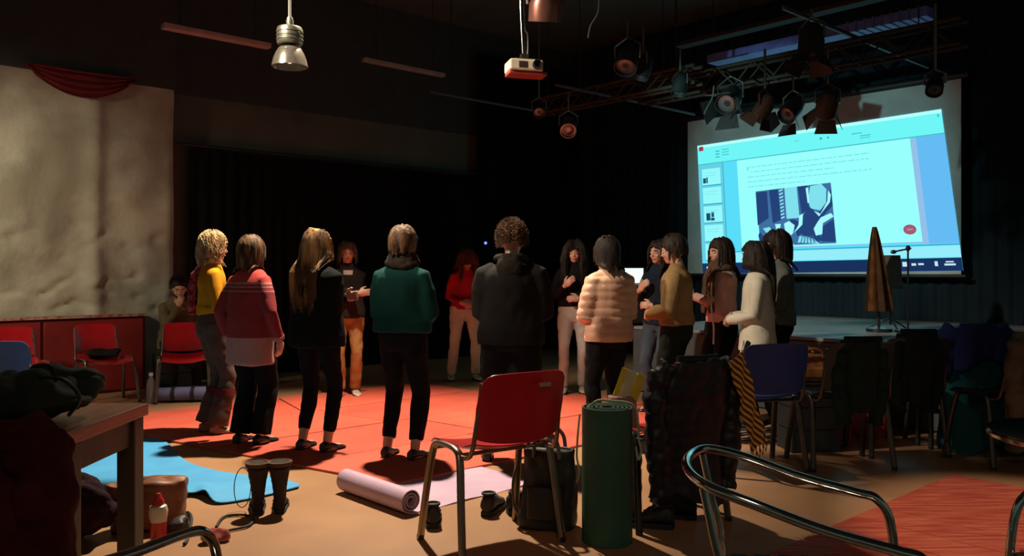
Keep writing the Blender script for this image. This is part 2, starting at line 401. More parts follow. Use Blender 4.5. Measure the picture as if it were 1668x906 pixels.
flat('photo_light_tone', [ph([(.40, 0), (.565, 0), (.57, .54), (.40, .54)]), ph([(.74, .02), (.88, 0), (.94, .10), (.92, .32), (.84, .44), (.72, .40), (.70, .24)]),
     ph([(.22, 1), (.34, .84), (.48, 1)]), ph([(.52, .96), (.56, .82), (.74, .92), (.80, 1)]), ph([(.07, .68), (.16, .66), (.30, .9), (.22, .98)])], L1, 4)
flat('photo_bright_tone', [ph([(.36, .62), (.43, .58), (.50, .66), (.47, .80), (.41, .86), (.37, .76)]), ph([(.57, .50), (.62, .47), (.60, .66), (.48, .80), (.55, .66)]),
     ph([(.78, .66), (.84, .56), (.97, .50), (1, .56), (.86, .66), (.84, .84), (.76, .86), (.74, .74)]), ph([(.76, .44), (.84, .50), (.94, .30), (.96, .12), (.99, .20), (.97, .32), (.82, .54)]),
     ph([(.24, .62), (.32, .62), (.30, .72), (.25, .70)]), ph([(.68, .04), (.715, .04), (.71, .30), (.69, .30)])], L2, 5)
fs = []
for i in range(9):
    fs.append(ph([(.325, .03 + i * .06), (.375, .01 + i * .06), (.375, .035 + i * .06), (.325, .055 + i * .06)]))
flat('film_frame', fs, (.3, .8, .9), 5)
flat('hatch_stroke', [ph([(.22 + i * .035, .98), (.235 + i * .035, .98), (.34 + i * .03, .84), (.33 + i * .03, .84)]) for i in range(5)] + [ph([(.55 + i * .045, .98), (.565 + i * .045, .98), (.60 + i * .03, .85), (.59 + i * .03, .85)]) for i in range(5)], D2, 5)

# ---------------------------------------------------------------- overhead rig
M_beam = mat('brown_rig_paint', (0.045, 0.033, 0.022), 0.7, spec=.2, col2=(0.035, 0.026, 0.018), scale=6)
M_pipe = mat('grey_pipe', (0.09, 0.085, 0.075), 0.6, 0.3)
def pipe(px0, py0, Y0, px1, py1, Y1, r, m, label, name='rig_pipe', cat='pipe', hang=True):
    a = at(px0, py0, Y0); b = at(px1, py1, Y1); root = empty(name, a); mb = MB(); d = b - a
    mb.tube([Vector((0, 0, 0)), d], r, 10); obj('pipe_tube', mb, m, root)
    if hang:
        for t in (0.12, 0.88):
            p = d * t; mb = MB(); mb.tube([p, Vector((p.x, p.y, 5.0 - a.z))], 0.006, 6); obj('hanger_rod', mb, M_blackmetal, root)
            mb = MB(); mb.tube([p - d.normalized() * .03, p + d.normalized() * .03], r * 1.5, 10); obj('clamp', mb, M_blackmetal, root)
    return tag(root, label, cat)
def alongU(px, py, z, L):        # start pixel at height z, runs parallel to the left wall
    Y = (z - EH) * F / (HY - py); return Vector(((px - 834) / F * Y, Y, z)), U * L
def beam(px, py, z, L, size, m, label, name, cat, dirv=U, hang=True):
    Y = (z - EH) * F / (HY - py); a = Vector(((px - 834) / F * Y, Y, z)); root = empty(name, a)
    ang = atan2(dirv.y, dirv.x); M = Matrix.Rotation(ang, 3, 'Z'); c = dirv * (L / 2)
    mb = MB(); mb.box(c, (L, size[0], size[1]), M); obj('body', mb, m, root, smooth=False, bevel=0.006)
    if hang:
        for t in (0.15, 0.85):
            p = dirv * L * t; mb = MB(); mb.tube([p + Vector((0, 0, size[1] / 2)), Vector((p.x, p.y, 5.0 - z))], 0.006, 6); obj('hanger_rod', mb, M_blackmetal, root)
    return tag(root, label, cat), root, M
beam(265, 42, 3.55, 1.05, (0.10, 0.05), mat('pinkish_batten', (0.42, 0.26, 0.24), 0.6), 'long pinkish strip light body hanging left of the pendant lamp', 'strip_light', 'light')
beam(592, 97, 3.7, 1.15, (0.08, 0.045), mat('grey_batten', (0.28, 0.26, 0.24), 0.6), 'grey strip light body hanging right of the pendant lamp', 'strip_light', 'light')
beam(1275, 12, 3.55, 3.1, (0.03, 0.035), M_pipe, 'thin metal rail crossing under the ceiling at the upper right', 'rig_rail', 'rail')
beam(905, 138, 3.35, 2.6, (0.03, 0.03), M_pipe, 'thin pale rail running right of the projector towards the screen', 'rig_rail', 'rail')
beam(700, 150, 3.5, 2.2, (0.03, 0.03), M_pipe, 'faint thin rail hanging behind the ceiling projector', 'rig_rail', 'rail')
# blue-grey air duct over the screen, with ribs at its near end
Zd = 3.85
dct, droot, DM = beam(1160, 99, Zd, 2.55, (0.22, 0.10), mat('blue_duct', (0.20, 0.24, 0.72), 0.5, col2=(0.15, 0.18, 0.58), scale=9), 'blue-grey ribbed air duct hanging above the projection screen', 'air_duct', 'duct', dirv=V)
for i in range(9):
    mb = MB(); mb.box(V * (1.75 + i * .09), (0.018, 0.24, 0.12), DM); obj('rib', mb, mat('duct_rib', (0.16, 0.2, 0.38), 0.45) if i == 0 else bpy.data.materials['duct_rib'], droot, smooth=False)
# lighting trusses along V
def truss(px, py, z, L, label, hgt=0.22, step=0.22, rr=0.014):
    Y = (z - EH) * F / (HY - py); a = Vector(((px - 834) / F * Y, Y, z)); root = empty('lighting_truss', a)
    hz = Vector((0, 0, hgt)); w2 = U * (hgt * .8)
    for q in (Vector((0, 0, 0)), hz, w2, w2 + hz):
        mb = MB(); mb.tube([q, q + V * L], rr * 1.4, 8); obj('chord', mb, M_beam, root)
    n = int(L / step)
    for i in range(n):
        b0 = V * (i * step); b1 = V * ((i + 1) * step)
        for o_ in (Vector((0, 0, 0)), w2):
            mb = MB(); mb.tube([o_ + b0 + (hz if i % 2 else Vector()), o_ + b1 + (Vector() if i % 2 else hz)], rr * .7, 6); obj('brace', mb, M_beam, root)
        mb = MB(); mb.tube([b0, b0 + w2], rr * .7, 6); obj('cross_bar', mb, M_beam, root)
    for t in (.1, .9):
        p = V * L * t + hz; mb = MB(); mb.tube([p, Vector((p.x, p.y, 5.0 - z))], 0.006, 6); obj('hanger_rod', mb, M_blackmetal, root)
    return tag(root, label, 'truss'), a
truss(1040, 168, 3.30, 3.6, 'brown lattice truss just above the projection screen carrying spotlights')
truss(870, 186, 3.25, 2.4, 'dim lattice truss further left, near the dark back corner', 0.18)
beam(1105, 75, 3.95, 3.2, (0.16, 0.05), mat('dark_brown_beam', (0.03, 0.016, 0.010), 0.8), 'wide brown beam above the blue air duct', 'rig_beam', 'beam', dirv=V)

# theatre spotlight: can with lens, yoke, barn doors
M_can = mat('spotlight_can', (0.02, 0.024, 0.024), 0.5, 0.2); M_lens = mat('spotlight_lens', (0.10, 0.12, 0.12), 0.08, 0.3)
def spotlight(loc, aim, label, r=0.10, L=0.26, doors=True, m=None, top=None):
    loc = Vector(loc); root = empty('stage_spotlight', loc); m = m or M_can
    d = (Vector(aim) - loc).normalized(); q = d.to_track_quat('-Z', 'Y').to_matrix()
    mb = MB(); mb.lathe((0, 0, 0), [(0.001, L * .5), (r * .45, L * .5), (r * .75, L * .38), (r * .85, L * .2), (r, 0), (r, -L * .5), (r * .93, -L * .5), (r * .9, -L * .38)], 20, q); obj('can', mb, m, root)
    mb = MB(); mb.lathe((0, 0, 0), [(0.001, -L * .36), (r * .6, -L * .40), (r * .9, -L * .36), (r * .9, -L * .33), (0.001, -L * .32)], 20, q); obj('lens', mb, M_lens, root)
    if doors:
        for k in range(4):
            a = k * pi / 2; ou = Vector((cos(a), sin(a), 0)); ti = Vector((-sin(a), cos(a), 0)); g = []
            for i in range(2):
                g.append([q @ (ou * (r + i * r * .7) + ti * (s_ * r * (.75 + i * .35)) + Vector((0, 0, -L * .5 - i * r * 1.1))) for s_ in (-1, 1)])
            obj('barn_door', MB().sheet(g, 0.003), m, root, smooth=False)
    t = (top if top is not None else 3.3) - loc.z
    ax = q @ Vector((1, 0, 0)); hook = Vector((0, 0, t))
    mb = MB(); mb.tube([ax * r * 1.12, ax * r * 1.15 + Vector((0, 0, r * 1.2)), Vector((0, 0, r * 1.9)), -ax * r * 1.15 + Vector((0, 0, r * 1.2)), -ax * r * 1.12], 0.01, 6); obj('yoke', mb, M_dsteel, root)
    mb = MB(); mb.tube([Vector((0, 0, r * 1.85)), hook], 0.012, 8); obj('hook_clamp', mb, M_dsteel, root)
    return tag(root, label, 'spotlight')
aimc = (0.3, 6.0, 0.5)
spotlight(at(1322, 66, 7.3), (2.2, 7.0, 0), 'tall dark spotlight hanging in front of the blue duct', 0.11, 0.30, m=M_can, top=3.6)
spotlight(at(1190, 160, 8.6), aimc, 'dark spotlight at the screen\'s upper left, first of those over the slide', 0.12, 0.3, top=3.3)
spotlight(at(1292, 176, 7.9), aimc, 'dark spotlight hanging between its neighbours over the slide\'s top edge', 0.09, 0.3, top=3.3)
spotlight(at(1246, 172, 7.5), (1.0, 9.0, 0), 'brown spotlight with open barn doors left of the slide\'s middle', 0.08, 0.20, m=M_beam, top=3.3)
spotlight(at(1348, 168, 7.5), (3.0, 9.4, 1.0), 'brown spotlight with barn doors overlapping the slide\'s top edge', 0.095, 0.24, m=M_beam, top=3.3)
spotlight(at(1523, 138, 7.0), (2.2, 5.0, 0), 'small dark spotlight over the screen\'s upper right corner', 0.07, 0.18, doors=False, top=3.55)
spotlight(at(926, 205, 9.3), aimc, 'small spotlight with a glinting rim hanging left of the screen, lowest of all', 0.09, 0.26, doors=False, m=M_dsteel, top=3.3)
spotlight(at(1022, 96, 8.0), aimc, 'dark spotlight with a bright rim hanging right of the ceiling projector', 0.11, 0.28, doors=False, top=3.7)
spotlight(at(1048, 108, 8.2), (0, 8, 0), 'dark spotlight close behind the bright-rimmed one right of the projector', 0.09, 0.25, doors=False, top=3.7)
spotlight(at(1108, 138, 8.6), (1, 8, 0), 'little dark spotlight left of the screen, under the thin pale rail', 0.08, 0.22, doors=False, top=3.6)
spotlight(at(878, 178, 9.4), aimc, 'tiny dim spotlight on the leftmost truss, under the ceiling projector', 0.07, 0.2, doors=False, top=4.99)
spotlight(at(888, 8, 5.6), (0.1, 6.5, 0), 'reddish copper spotlight cut by the photo\'s top edge above the projector', 0.11, 0.22, doors=False, m=mat('reddish_lit_can', (0.42, 0.17, 0.13), 0.35, 0.6), top=3.6)  # the reddish light on this can is put into its colour
# hanging cable near the reddish-lit spotlight
a = at(976, -10, 6.2); pts = smoothpath([a, at(974, 20, 6.2), at(962, 42, 6.2), at(958, 62, 6.2)], 6)
mb = MB(); mb.tube([p - a for p in [Vector((a.x, a.y, 5.0))] + pts], 0.006, 6)
o = obj('dangling_cable', mb, M_pipe); o.location = a; tag(o, 'thin pale cable dangling from the ceiling right of the reddish-lit spotlight', 'cable')
a = at(1150, 200, 8.2)
mb = MB(); mb.tube([p - a for p in smoothpath([at(1163, 140, 8.2), at(1160, 160, 8.2), at(1152, 175, 8.2), at(1147, 186, 8.2)], 5)], 0.007, 6)
o = obj('dangling_cable', mb, M_pipe); o.location = a; tag(o, 'short pale cable hanging at the upper left of the projection screen', 'cable')

# industrial pendant lamp
p0 = at(472, 80, 6.0); lamp = empty('pendant_lamp', p0); tag(lamp, 'round steel high bay pendant lamp hanging unlit over the left side', 'lamp')
M_alu = mat('cast_aluminium', (0.34, 0.32, 0.24), 0.38, 0.8, scale=20)
mb = MB(); mb.lathe((0, 0, 0), [(.001, .17), (.035, .17), (.085, .155), (.092, .14), (.092, .045), (.085, .03), (.001, .03)], 28); hs = obj('gear_housing', mb, M_alu, lamp)
for i in range(3):
    mb = MB(); mb.lathe((0, 0, .065 + i * .028), [(.088, -.004), (.096, -.004), (.096, .004), (.088, .004)], 28); obj('cooling_ring', mb, M_alu, hs)
mb = MB(); mb.lathe((0, 0, 0), [(.04, .03), (.045, .0), (.001, .0)], 20); obj('neck', mb, M_blackmetal, lamp)
mb = MB(); mb.lathe((0, 0, 0), [(.045, .02), (.08, .005), (.10, -.03), (.118, -.075), (.13, -.13), (.124, -.13), (.112, -.075), (.094, -.03), (.075, .0), (.04, .012)], 32)
obj('reflector', mb, mat('prismatic_reflector', (0.42, 0.37, 0.30), 0.22, 0.75, scale=30), lamp)
mb = MB(); mb.ell((0, 0, -.05), (.035, .035, .055), 16, 10); obj('bulb', mb, mat('frosted_bulb', (0.8, 0.75, 0.6), 0.25, emit=(1.0, 0.8, 0.5), estr=1.6), lamp)  # emission added for a bright spot inside the unlit lamp
mb = MB(); mb.lathe((0, 0, 0), [(.001, .23), (.02, .23), (.028, .20), (.024, .17), (.001, .17)], 16); obj('top_cap', mb, M_alu, lamp)
mb = MB(); mb.tube([(0, 0, .22), (-.01, 0, 5.0 - p0.z)], 0.012, 8); obj('cord', mb, mat('grey_cord', (0.22, 0.22, 0.2), 0.6), lamp)

# ceiling projector on its bracket
p0 = at(853, 110, 6.4); pj = empty('ceiling_projector', p0, 0.25); tag(pj, 'small white projector on a metal pole below the ceiling', 'projector')
mb = MB(); mb.box((0, 0, 0), (.26, .20, .085)); obj('casing', mb, mat('cream_casing', (0.72, 0.58, 0.42), 0.45), pj, smooth=False, bevel=.012)
mb = MB(); mb.lathe((.07, -.10, 0), [(.001, .0), (.03, 0.0), (.034, .02), (.034, .05), (.026, .05), (.024, .03), (.001, .03)], 18, Matrix.Rotation(pi/2, 3, 'X')); obj('lens', mb, M_can, pj)
mb = MB(); [mb.box((-.06 + i * .012, -.101, 0), (.005, .004, .05)) for i in range(6)]; obj('vent_grille', mb, M_blackmetal, pj, smooth=False)
mb = MB(); mb.box((0, 0, .05), (.16, .14, .014)); mb.box((0, 0, .075), (.05, .05, .05)); obj('mount_plate', mb, M_dsteel, pj, smooth=False)
mb = MB(); mb.tube([(0, 0, .08), (-.02, 0, .45), (-.02, 0, 5.0 - p0.z)], 0.017, 10); obj('pole', mb, M_steel, pj)
mb = MB(); mb.tube(smoothpath([(.03, 0, .05), (.035, .01, .25), (.0, .01, .5), (.01, 0, 5.0 - p0.z)], 6), 0.006, 6); obj('cable', mb, M_white, pj)
mb = MB(); mb.box((.02, 0, -.055), (.30, .16, .03)); obj('base_tray', mb, mat('red_tray', (0.35, 0.05, 0.035), 0.5), pj, smooth=False, bevel=.008)
# little blue indicator lamp far back
q = LW(6.0, 0, -0.10); Yq = q.y
o = obj('indicator_lamp', MB().ell((0, 0, 0), (.022, .022, .022), 12, 8), emis((0.15, 0.2, 1.0), 2.0)); o.location = at(791, 396, 12.15); tag(o, 'tiny blue indicator light glowing on the far black curtain', 'light')
# ---------------------------------------------------------------- people
def ik(a, b, l1, l2, pole):
    a = Vector(a); b = Vector(b); d = b - a; L = min(max(d.length, 1e-4), (l1 + l2) * 0.999); u = d.normalized(); b2 = a + u * L
    c = (l1 * l1 + L * L - l2 * l2) / (2 * L); h = sqrt(max(l1 * l1 - c * c, 0)); p = Vector(pole); p = p - u * p.dot(u)
    return a + u * c + (p.normalized() if p.length > 1e-6 else Vector((0, 1, 0))) * h, b2
def ellring(z, rx, ry, y0=0.0, n=22, x0=0.0, sq=1.0):
    out = []
    for k in range(n):
        a = 2 * pi * k / n; c, s_ = cos(a), sin(a)
        out.append(Vector((x0 + rx * math.copysign(abs(c) ** sq, c), y0 + ry * math.copysign(abs(s_) ** sq, s_), z)))
    return out
def add_hand(mb, W, d, n, side, curl=0.35, spread=0.0):
    d = Vector(d).normalized(); n = Vector(n); n = (n - d * n.dot(d)).normalized(); l = d.cross(n); lt = l * (-side)
    W = Vector(W); M = Matrix((lt, d, n)).transposed()
    mb.ell(W + d * .048, (.042, .058, .019), 14, 9, M)
    mb.tube([W - d * .03, W + d * .03], [.026, .028], 10)
    for i, (o, L) in enumerate([(.029, .074), (.010, .084), (-.010, .078), (-.029, .062)]):
        p = W + d * .075 + lt * o * .95; dd = d + lt * o * (2 + spread); dd.normalize(); pts = [W + d * .055 + lt * o * .8, p]; rr = [.0105, .0105]
        ang = curl * (1 + .12 * i)
        for k, f_ in enumerate((.42, .32, .26)):
            dd = (Matrix.Rotation(-ang if True else ang, 3, l) @ dd) if False else (dd * cos(ang) - n * sin(ang)).normalized()
            nn = n; p = p + dd * L * f_; pts.append(p.copy()); rr.append(.0098 - .0011 * k)
        mb.tube(pts, rr, 8)
    t0 = W + d * .018 + lt * .022; dd = (d * .65 + lt * .75 - n * .25).normalized(); t1 = t0 + dd * .042; dd2 = (d * .95 + lt * .25 - n * .35).normalized()
    mb.tube([t0, t1, t1 + dd2 * .032, t1 + dd2 * .052], [.015, .0125, .011, .009], 8)
CEN = Vector((0.15, 7.35, 0))
NP = 0
ARMS = {
    'clasp':  [(-1, (-.085, .235, 1.02), (.85, .35, -.15), (-.2, .9, .35), .5), (1, (.085, .225, 1.04), (-.85, .35, -.15), (.2, .9, .35), .5)],
    'hang':   [(-1, (-.26, .05, .86), (.03, .12, -1), (-1, 0, 0), .3), (1, (.26, .05, .86), (-.03, .12, -1), (1, 0, 0), .3)],
    'cross':  [(-1, (.10, .235, 1.17), (.9, .05, .12), (0, 1, .1), .25), (1, (-.10, .255, 1.13), (-.9, .05, .12), (0, 1, .1), .25)],
    'heart':  [(-1, (-.07, .22, 1.06), (.85, .3, .05), (0, .9, .35), .5), (1, (.09, .20, 1.20), (-.7, .2, .65), (.1, .9, .1), .35)],
    'face':   [(-1, (-.10, .30, 1.10), (.7, .5, -.3), (0, .4, .9), .4), (1, (.04, .185, 1.42), (-.25, -.1, .95), (.5, .8, .1), .6)],
}
def person(px, Y, label, H=1.65, target=None, arms='clasp', lean=0.0, hp=0.25, hy=0.0, hr=0.0, hz=0.90, feet=None, fyaw=0.15,
           top=None, topbulk=1.0, hem=.86, rings=None, sleeve=None, bottom=None, fit=1.0, flare=0.0, shoes=None, hair=None, neck=None,
           quilt=None, group=None, skin=None, seed=1, legend=.09, armpose=None, short_sleeve=False, extras=None, barefoot=False, wr=.0045, shoulder=1.0):
    global NP; NP += 1; rnd = random.Random(seed * 17 + 3); s = H / 1.70
    base = at(px, 440, Y); base.z = 0
    tgt = Vector(target) if target is not None else CEN
    face = atan2(tgt.y - base.y, tgt.x - base.x) - pi / 2
    root = empty('person', base, face); tag(root, label, 'person', group)
    dz = hz - .90; hip = Vector((0, 0, .92))
    RL = Matrix.Rotation(-lean, 3, 'X')
    def T(p):
        p = Vector(p)
        if p.z > .92: p = hip + RL @ (p - hip) * 1.0 if lean else p
        return Vector((p.x, p.y, p.z + dz))
    piv = Vector((0, .005, 1.47)); RH = Matrix.Rotation(hy, 3, 'Z') @ Matrix.Rotation(-hp, 3, 'X') @ Matrix.Rotation(hr, 3, 'Y')
    def Hd(p): return T(piv + RH @ (Vector(p) - piv) - Vector((0, 0, .022)))
    def fin(mb): mb.v = [p * s for p in mb.v]; return mb
    # joints
    A = armpose or ARMS[arms]; J = {}
    for side, W, d, n, curl in A:
        sh = T((side * .160 * shoulder, -.005, 1.345)); Wp = T(W) if W[2] > .92 else Vector((W[0], W[1], W[2] + dz))
        el, Wp = ik(sh, Wp, .285, .25, (side * .55, -.75, -.35)); J[side] = (sh, el, Wp, d, n, curl)
    ft = feet or ((-.10, .0), (.10, .02)); LG = {}
    for side, f_ in ((-1, ft[0]), (1, ft[1])):
        hj = Vector((side * .088, 0, hz)); an = Vector((f_[0], f_[1] - .01, .085)); kn, an = ik(hj, an, .43, .41, (side * .1, 1, .15)); LG[side] = (hj, kn, an)
    # ---- body: one continuous mesh
    mb = MB()
    TR_ = [(.84, .135, .095), (.92, .15, .105), (1.0, .135, .095), (1.08, .12, .085), (1.2, .135, .095), (1.32, .135, .09), (1.375, .10, .068), (1.42, .062, .052), (1.455, .05, .048)]
    mb.rings([[T(p) for p in ellring(z, a, b)] for z, a, b in TR_])
    mb.tube([T((0, -.005, 1.41)), T((0, 0, 1.46)), Hd((0, .005, 1.50)), Hd((0, .01, 1.56))], [.058, .051, .050, .052], 14)
    hc = Vector((0, .005, 1.60))
    def he(c, r, M=None): mb.ell(Hd(c), r, 18, 12, RL @ RH if M is None else RL @ RH @ M)
    he((0, 0, 1.605), (.074, .092, .092)); he((0, .028, 1.565), (.060, .070, .078)); he((0, .052, 1.515), (.036, .042, .030))
    he((0, .085, 1.618), (.045, .014, .012)); he((0, .100, 1.572), (.012, .020, .012)); he((0, .093, 1.59), (.008, .015, .026))
    he((0, .086, 1.536), (.022, .014, .008)); he((-.034, .074, 1.565), (.018, .016, .016)); he((.034, .074, 1.565), (.018, .016, .016))
    for sd in (-1, 1): he((sd * .074, -.002, 1.575), (.010, .020, .032))
    for side in (-1, 1):
        sh, el, Wp, d, n, curl = J[side]
        mb.tube([sh - Vector((side * .06, 0, .015)), sh - Vector((side * .018, 0, .02)), sh.lerp(el, .4), el, el.lerp(Wp, .35), Wp], [.034, .036, .038, .036, .036, .025], 12)
        add_hand(mb, Wp, d, n, side, curl)
        hj, kn, an = LG[side]
        mb.tube([hj + Vector((0, 0, .03)), hj.lerp(kn, .3), kn, kn.lerp(an, .35), an], [.080, .075, .050, .050, .034], 14)
        fy = -side * fyaw; fd = Vector((sin(-fy), cos(fy), 0)); M = Matrix.Rotation(fy, 3, 'Z')
        mb.ell(an + fd * .05 + Vector((0, 0, -.05)), (.038, .115, .030), 14, 8, M); mb.ell(an + Vector((0, 0, -.035)), (.034, .045, .045), 12, 8)
    me = fin(mb).remesh('body', .0072, 2, .35)
    body = obj('body', me, skin or M_skin, root)
    # ---- face details
    for sd in (-1, 1):
        q = MB(); q.ell(Hd((sd * .030, .083, 1.598)), (.013, .010, .008), 12, 8, RL @ RH); e = obj('eye', fin(q), M_eye, root)
        q = MB(); q.ell(Hd((sd * .030, .0915, 1.5965)), (.006, .003, .006), 10, 6, RL @ RH); obj('iris', fin(q), M_pupil, e)
        q = MB(); q.tube([Hd((sd * .014, .098, 1.616)), Hd((sd * .032, .100, 1.622)), Hd((sd * .050, .084, 1.614))], [.003, .004, .002], 6); obj('eyebrow', fin(q), hair['mat'], root)
    q = MB(); q.ell(Hd((0, .099, 1.5365)), (.021, .006, .0065), 12, 6, RL @ RH); obj('mouth', fin(q), M_lip, root)
    # ---- trousers
    b = MB()
    if bottom:
        k = fit
        b.rings([[Vector((p.x, p.y, p.z)) for p in ellring(z + dz, a * (.5 + .5 * k), c * (.5 + .5 * k))] for z, a, c in [(.80, .14, .10), (.85, .172, .118), (.92, .175, .122), (.99, .158, .112), (1.02, .150, .108)]])
        for side in (-1, 1):
            hj, kn, an = LG[side]; end = an + (an - kn).normalized() * (.085 - legend - .0)
            b.tube([hj + Vector((0, 0, .04)), hj.lerp(kn, .25), hj.lerp(kn, .65), kn, kn.lerp(an, .35), kn.lerp(an, .75), end],
                   [.093 * k, .090 * k, .074 * k, .061 * k, (.060 + flare * .3) * k, (.052 + flare * .8) * k, (.047 + flare) * k], 18)
        me = fin(b).remesh('trousers', .012, 2); wrinkle(me, .007, 11, .008, .8, seed=seed * 3.3)
        tro = obj('trousers', me, bottom, root)
    # ---- top garment
    if top:
        kb = topbulk; RR = rings or [(hem, .180, .130), (hem + .08, .182, .130), (1.05, .160, .118), (1.16, .160, .118), (1.27, .172, .122), (1.33, .162, .114), (1.37, .138, .098), (1.405, .106, .082), (1.435, .082, .070), (1.46, .062, .060)]
        t = MB(); t.rings([[T(p) for p in ellring(z, a * (kb if z < 1.38 else 1), c * (kb if z < 1.38 else 1), n=26)] for z, a, c in RR])
        for side in (-1, 1):
            sh, el, Wp, d, n, curl = J[side]; sr = sleeve or (.066, .060, .052, .040)
            endp = el.lerp(Wp, .93) if not short_sleeve else sh.lerp(el, .7)
            if short_sleeve: t.tube([sh - Vector((side * .07, 0, -.01)), sh, endp], [sr[0], sr[0], sr[1]], 14)
            else: t.tube([sh - Vector((side * .075, 0, -.006)), sh - Vector((side * .012, 0, .012)), sh.lerp(el, .45), el, el.lerp(Wp, .45), endp], [sr[0] * .80, sr[0] * .90, sr[1], sr[2] * 1.05, sr[2] * .95, sr[3]], 16)
        me = fin(t).remesh('garment', .0115, 3); wrinkle(me, wr, 10, .012, .7, quilt=quilt, seed=seed * 5.1, qamp=.009)
        g = obj('jacket' if quilt else 'sweater', me, top, root)
        for side in (-1, 1):
            if short_sleeve: break
            sh, el, Wp, d, n, curl = J[side]; sr = sleeve or (.066, .060, .052, .040); e0 = el.lerp(Wp, .86); e1 = el.lerp(Wp, .97)
            c = MB(); c.tube([e0, e0.lerp(e1, .5), e1], [sr[3] * 1.04, sr[3] * 1.0, sr[3] * .95], 16); obj('cuff', fin(c), top, g)
    if neck:
        for kind, mm in neck:
            c = MB()
            if kind == 'scarf':
                for zz, rr, r2, ph in ((1.425, .098, .034, 0), (1.46, .082, .033, 1.2), (1.49, .078, .026, 2.2)):
                    c.tube([T((rr * cos(a * pi / 10), rr * .9 * sin(a * pi / 10) + .005, zz + .012 * sin(a * pi / 10 * 2 + ph) + .01 * sin(a * pi / 10))) for a in range(20)], r2, 10, closed=True)
                me = fin(c).remesh('scarf', .010, 2); wrinkle(me, .006, 22); obj('scarf', me, mm, root)
            elif kind == 'collar':
                c.tube([T((.072 * cos(a * pi / 10), .066 * sin(a * pi / 10), 1.455 + .008 * -sin(a * pi / 10))) for a in range(20)], .016, 8, closed=True); obj('collar', fin(c), mm, root)
            elif kind == 'hood':
                c.tube([T((.10 * cos(a), -.035 + .085 * sin(a), 1.445 - .015 * sin(a))) for a in [2 * pi * k / 20 for k in range(20)]], .028, 10, closed=True)
                c.ell(T((0, -.125, 1.385)), (.095, .045, .085), 16, 10); c.ell(T((0, -.12, 1.31)), (.05, .03, .06), 12, 8)
                me = fin(c).remesh('hood', .010, 3); wrinkle(me, .006, 16); obj('hood', me, mm, root)
            elif kind == 'scarf_tail':
                for sx in (-.06, .05):
                    pts = smoothpath([T((sx * .8, .075, 1.44)), T((sx, .135, 1.36)), T((sx * 1.1, .15, 1.2)), T((sx * 1.3, .155, 1.02))], 4)
                    c.tube(pts, [.03 + .006 * (i % 3) for i in range(len(pts))], 8, flat=.5)
                obj('scarf_end', fin(c), mm, root)
    # ---- shoes
    if shoes:
        for side in (-1, 1):
            hj, kn, an = LG[side]; fy = -side * fyaw; M = Matrix.Rotation(fy, 3, 'Z')
            def fp(x, y, z): return Vector((an.x, an.y, 0)) + M @ Vector((x, y, 0)) + Vector((0, 0, z))
            prof = [(-.062, .018, .05), (-.055, .030, .085), (-.02, .036, .10), (.02, .038, .088), (.06, .041, .068), (.10, .046, .056), (.14, .044, .048), (.17, .030, .036), (.182, .012, .022)]
            c = MB(); rs = []
            for y, wdt, ht in prof:
                rs.append([fp(wdt * cos(a), y, .016 + max(0, ht - .016) * (.5 + .5 * sin(a))) for a in [2 * pi * k / 14 for k in range(14)]])
            c.rings(rs); shoe = obj('shoe', fin(c), shoes, root)
            c = MB(); pl = [(-.066, 0.0), (-.055, .03), (0, .036), (.06, .042), (.12, .047), (.165, .034), (.188, 0)]; poly = pl + [(y, -x) for y, x in pl[-2:0:-1]]
            lo = [fp(x, y, 0.002) for y, x in poly]; hi = [fp(x, y, .02) for y, x in poly]; n_ = len(poly)
            c.add(lo + hi, [tuple(range(n_)), tuple(range(n_, 2 * n_))] + [(i, (i + 1) % n_, n_ + (i + 1) % n_, n_ + i) for i in range(n_)])
            obj('sole', fin(c), M_rubber, shoe)
    # ---- hair
    if hair:
        hb = MB(); hs = hair; vol = hs.get('vol', .012); Lh = hs.get('len', .12); curl = hs.get('curl', .0); r0 = hs.get('r', .012) * .68; nl = int(hs.get('n', 170) * 1.9)
        cp = MB(); cc = Vector((0, -.012, 1.615))
        # cap: skull shell clipped away from the face
        rs = []
        for i in range(13):
            th = pi * (.02 + .60 * i / 12); ring = []
            for k in range(28):
                a = 2 * pi * k / 28; fr = max(0, sin(a)); lim = th
                t2 = min(th, pi * (.33 + .03 * cos(a * 2)) + (1 - fr) ** .6 * pi * .30) if fr > .35 else th
                ring.append(Hd(cc + Vector((sin(t2) * cos(a) * (.080 + vol), sin(t2) * sin(a) * (.096 + vol), cos(t2) * (.090 + vol)))))
            rs.append(ring)
        cp.rings(rs)
        thin = hs.get('up') or curl > .007
        if thin: nl *= 3; r0 *= .42
        for i in range(nl):
            while True:
                v = Vector((rnd.gauss(0, 1), rnd.gauss(0, 1), rnd.gauss(.35, 1))).normalized()
                if v.z < -.55: continue
                if v.y > .35 and v.z < .62 + hs.get('fringe', 0) * -.3: continue
                break
            P0 = cc + Vector((v.x * (.078 + vol * .7), v.y * (.094 + vol * .7), v.z * (.088 + vol * .7))); p = Hd(P0)
            L = Lh * rnd.uniform(.75, 1.1); seg = 7; pts = []; rr = []; out = (RL @ RH @ v); ph = rnd.uniform(0, 6.3); cu = curl * rnd.uniform(.5, 1.3) * (.3 if v.z > .8 else 1)
            hz_ = Vector((out.x + rnd.uniform(-.25, .25), out.y + rnd.uniform(-.25, .1), 0)); dirn = (hz_ * max(.12, out.z) + Vector((0, 0, -1)) * (1.05 - max(0, out.z)) + out * (.10 + curl * 18 * (1 - .95 * max(0, out.z)))).normalized(); hcw = Hd(cc)
            if hs.get('up'): dirn = (out + Vector((rnd.uniform(-.6, .6), rnd.uniform(-.6, .6), .3))).normalized()
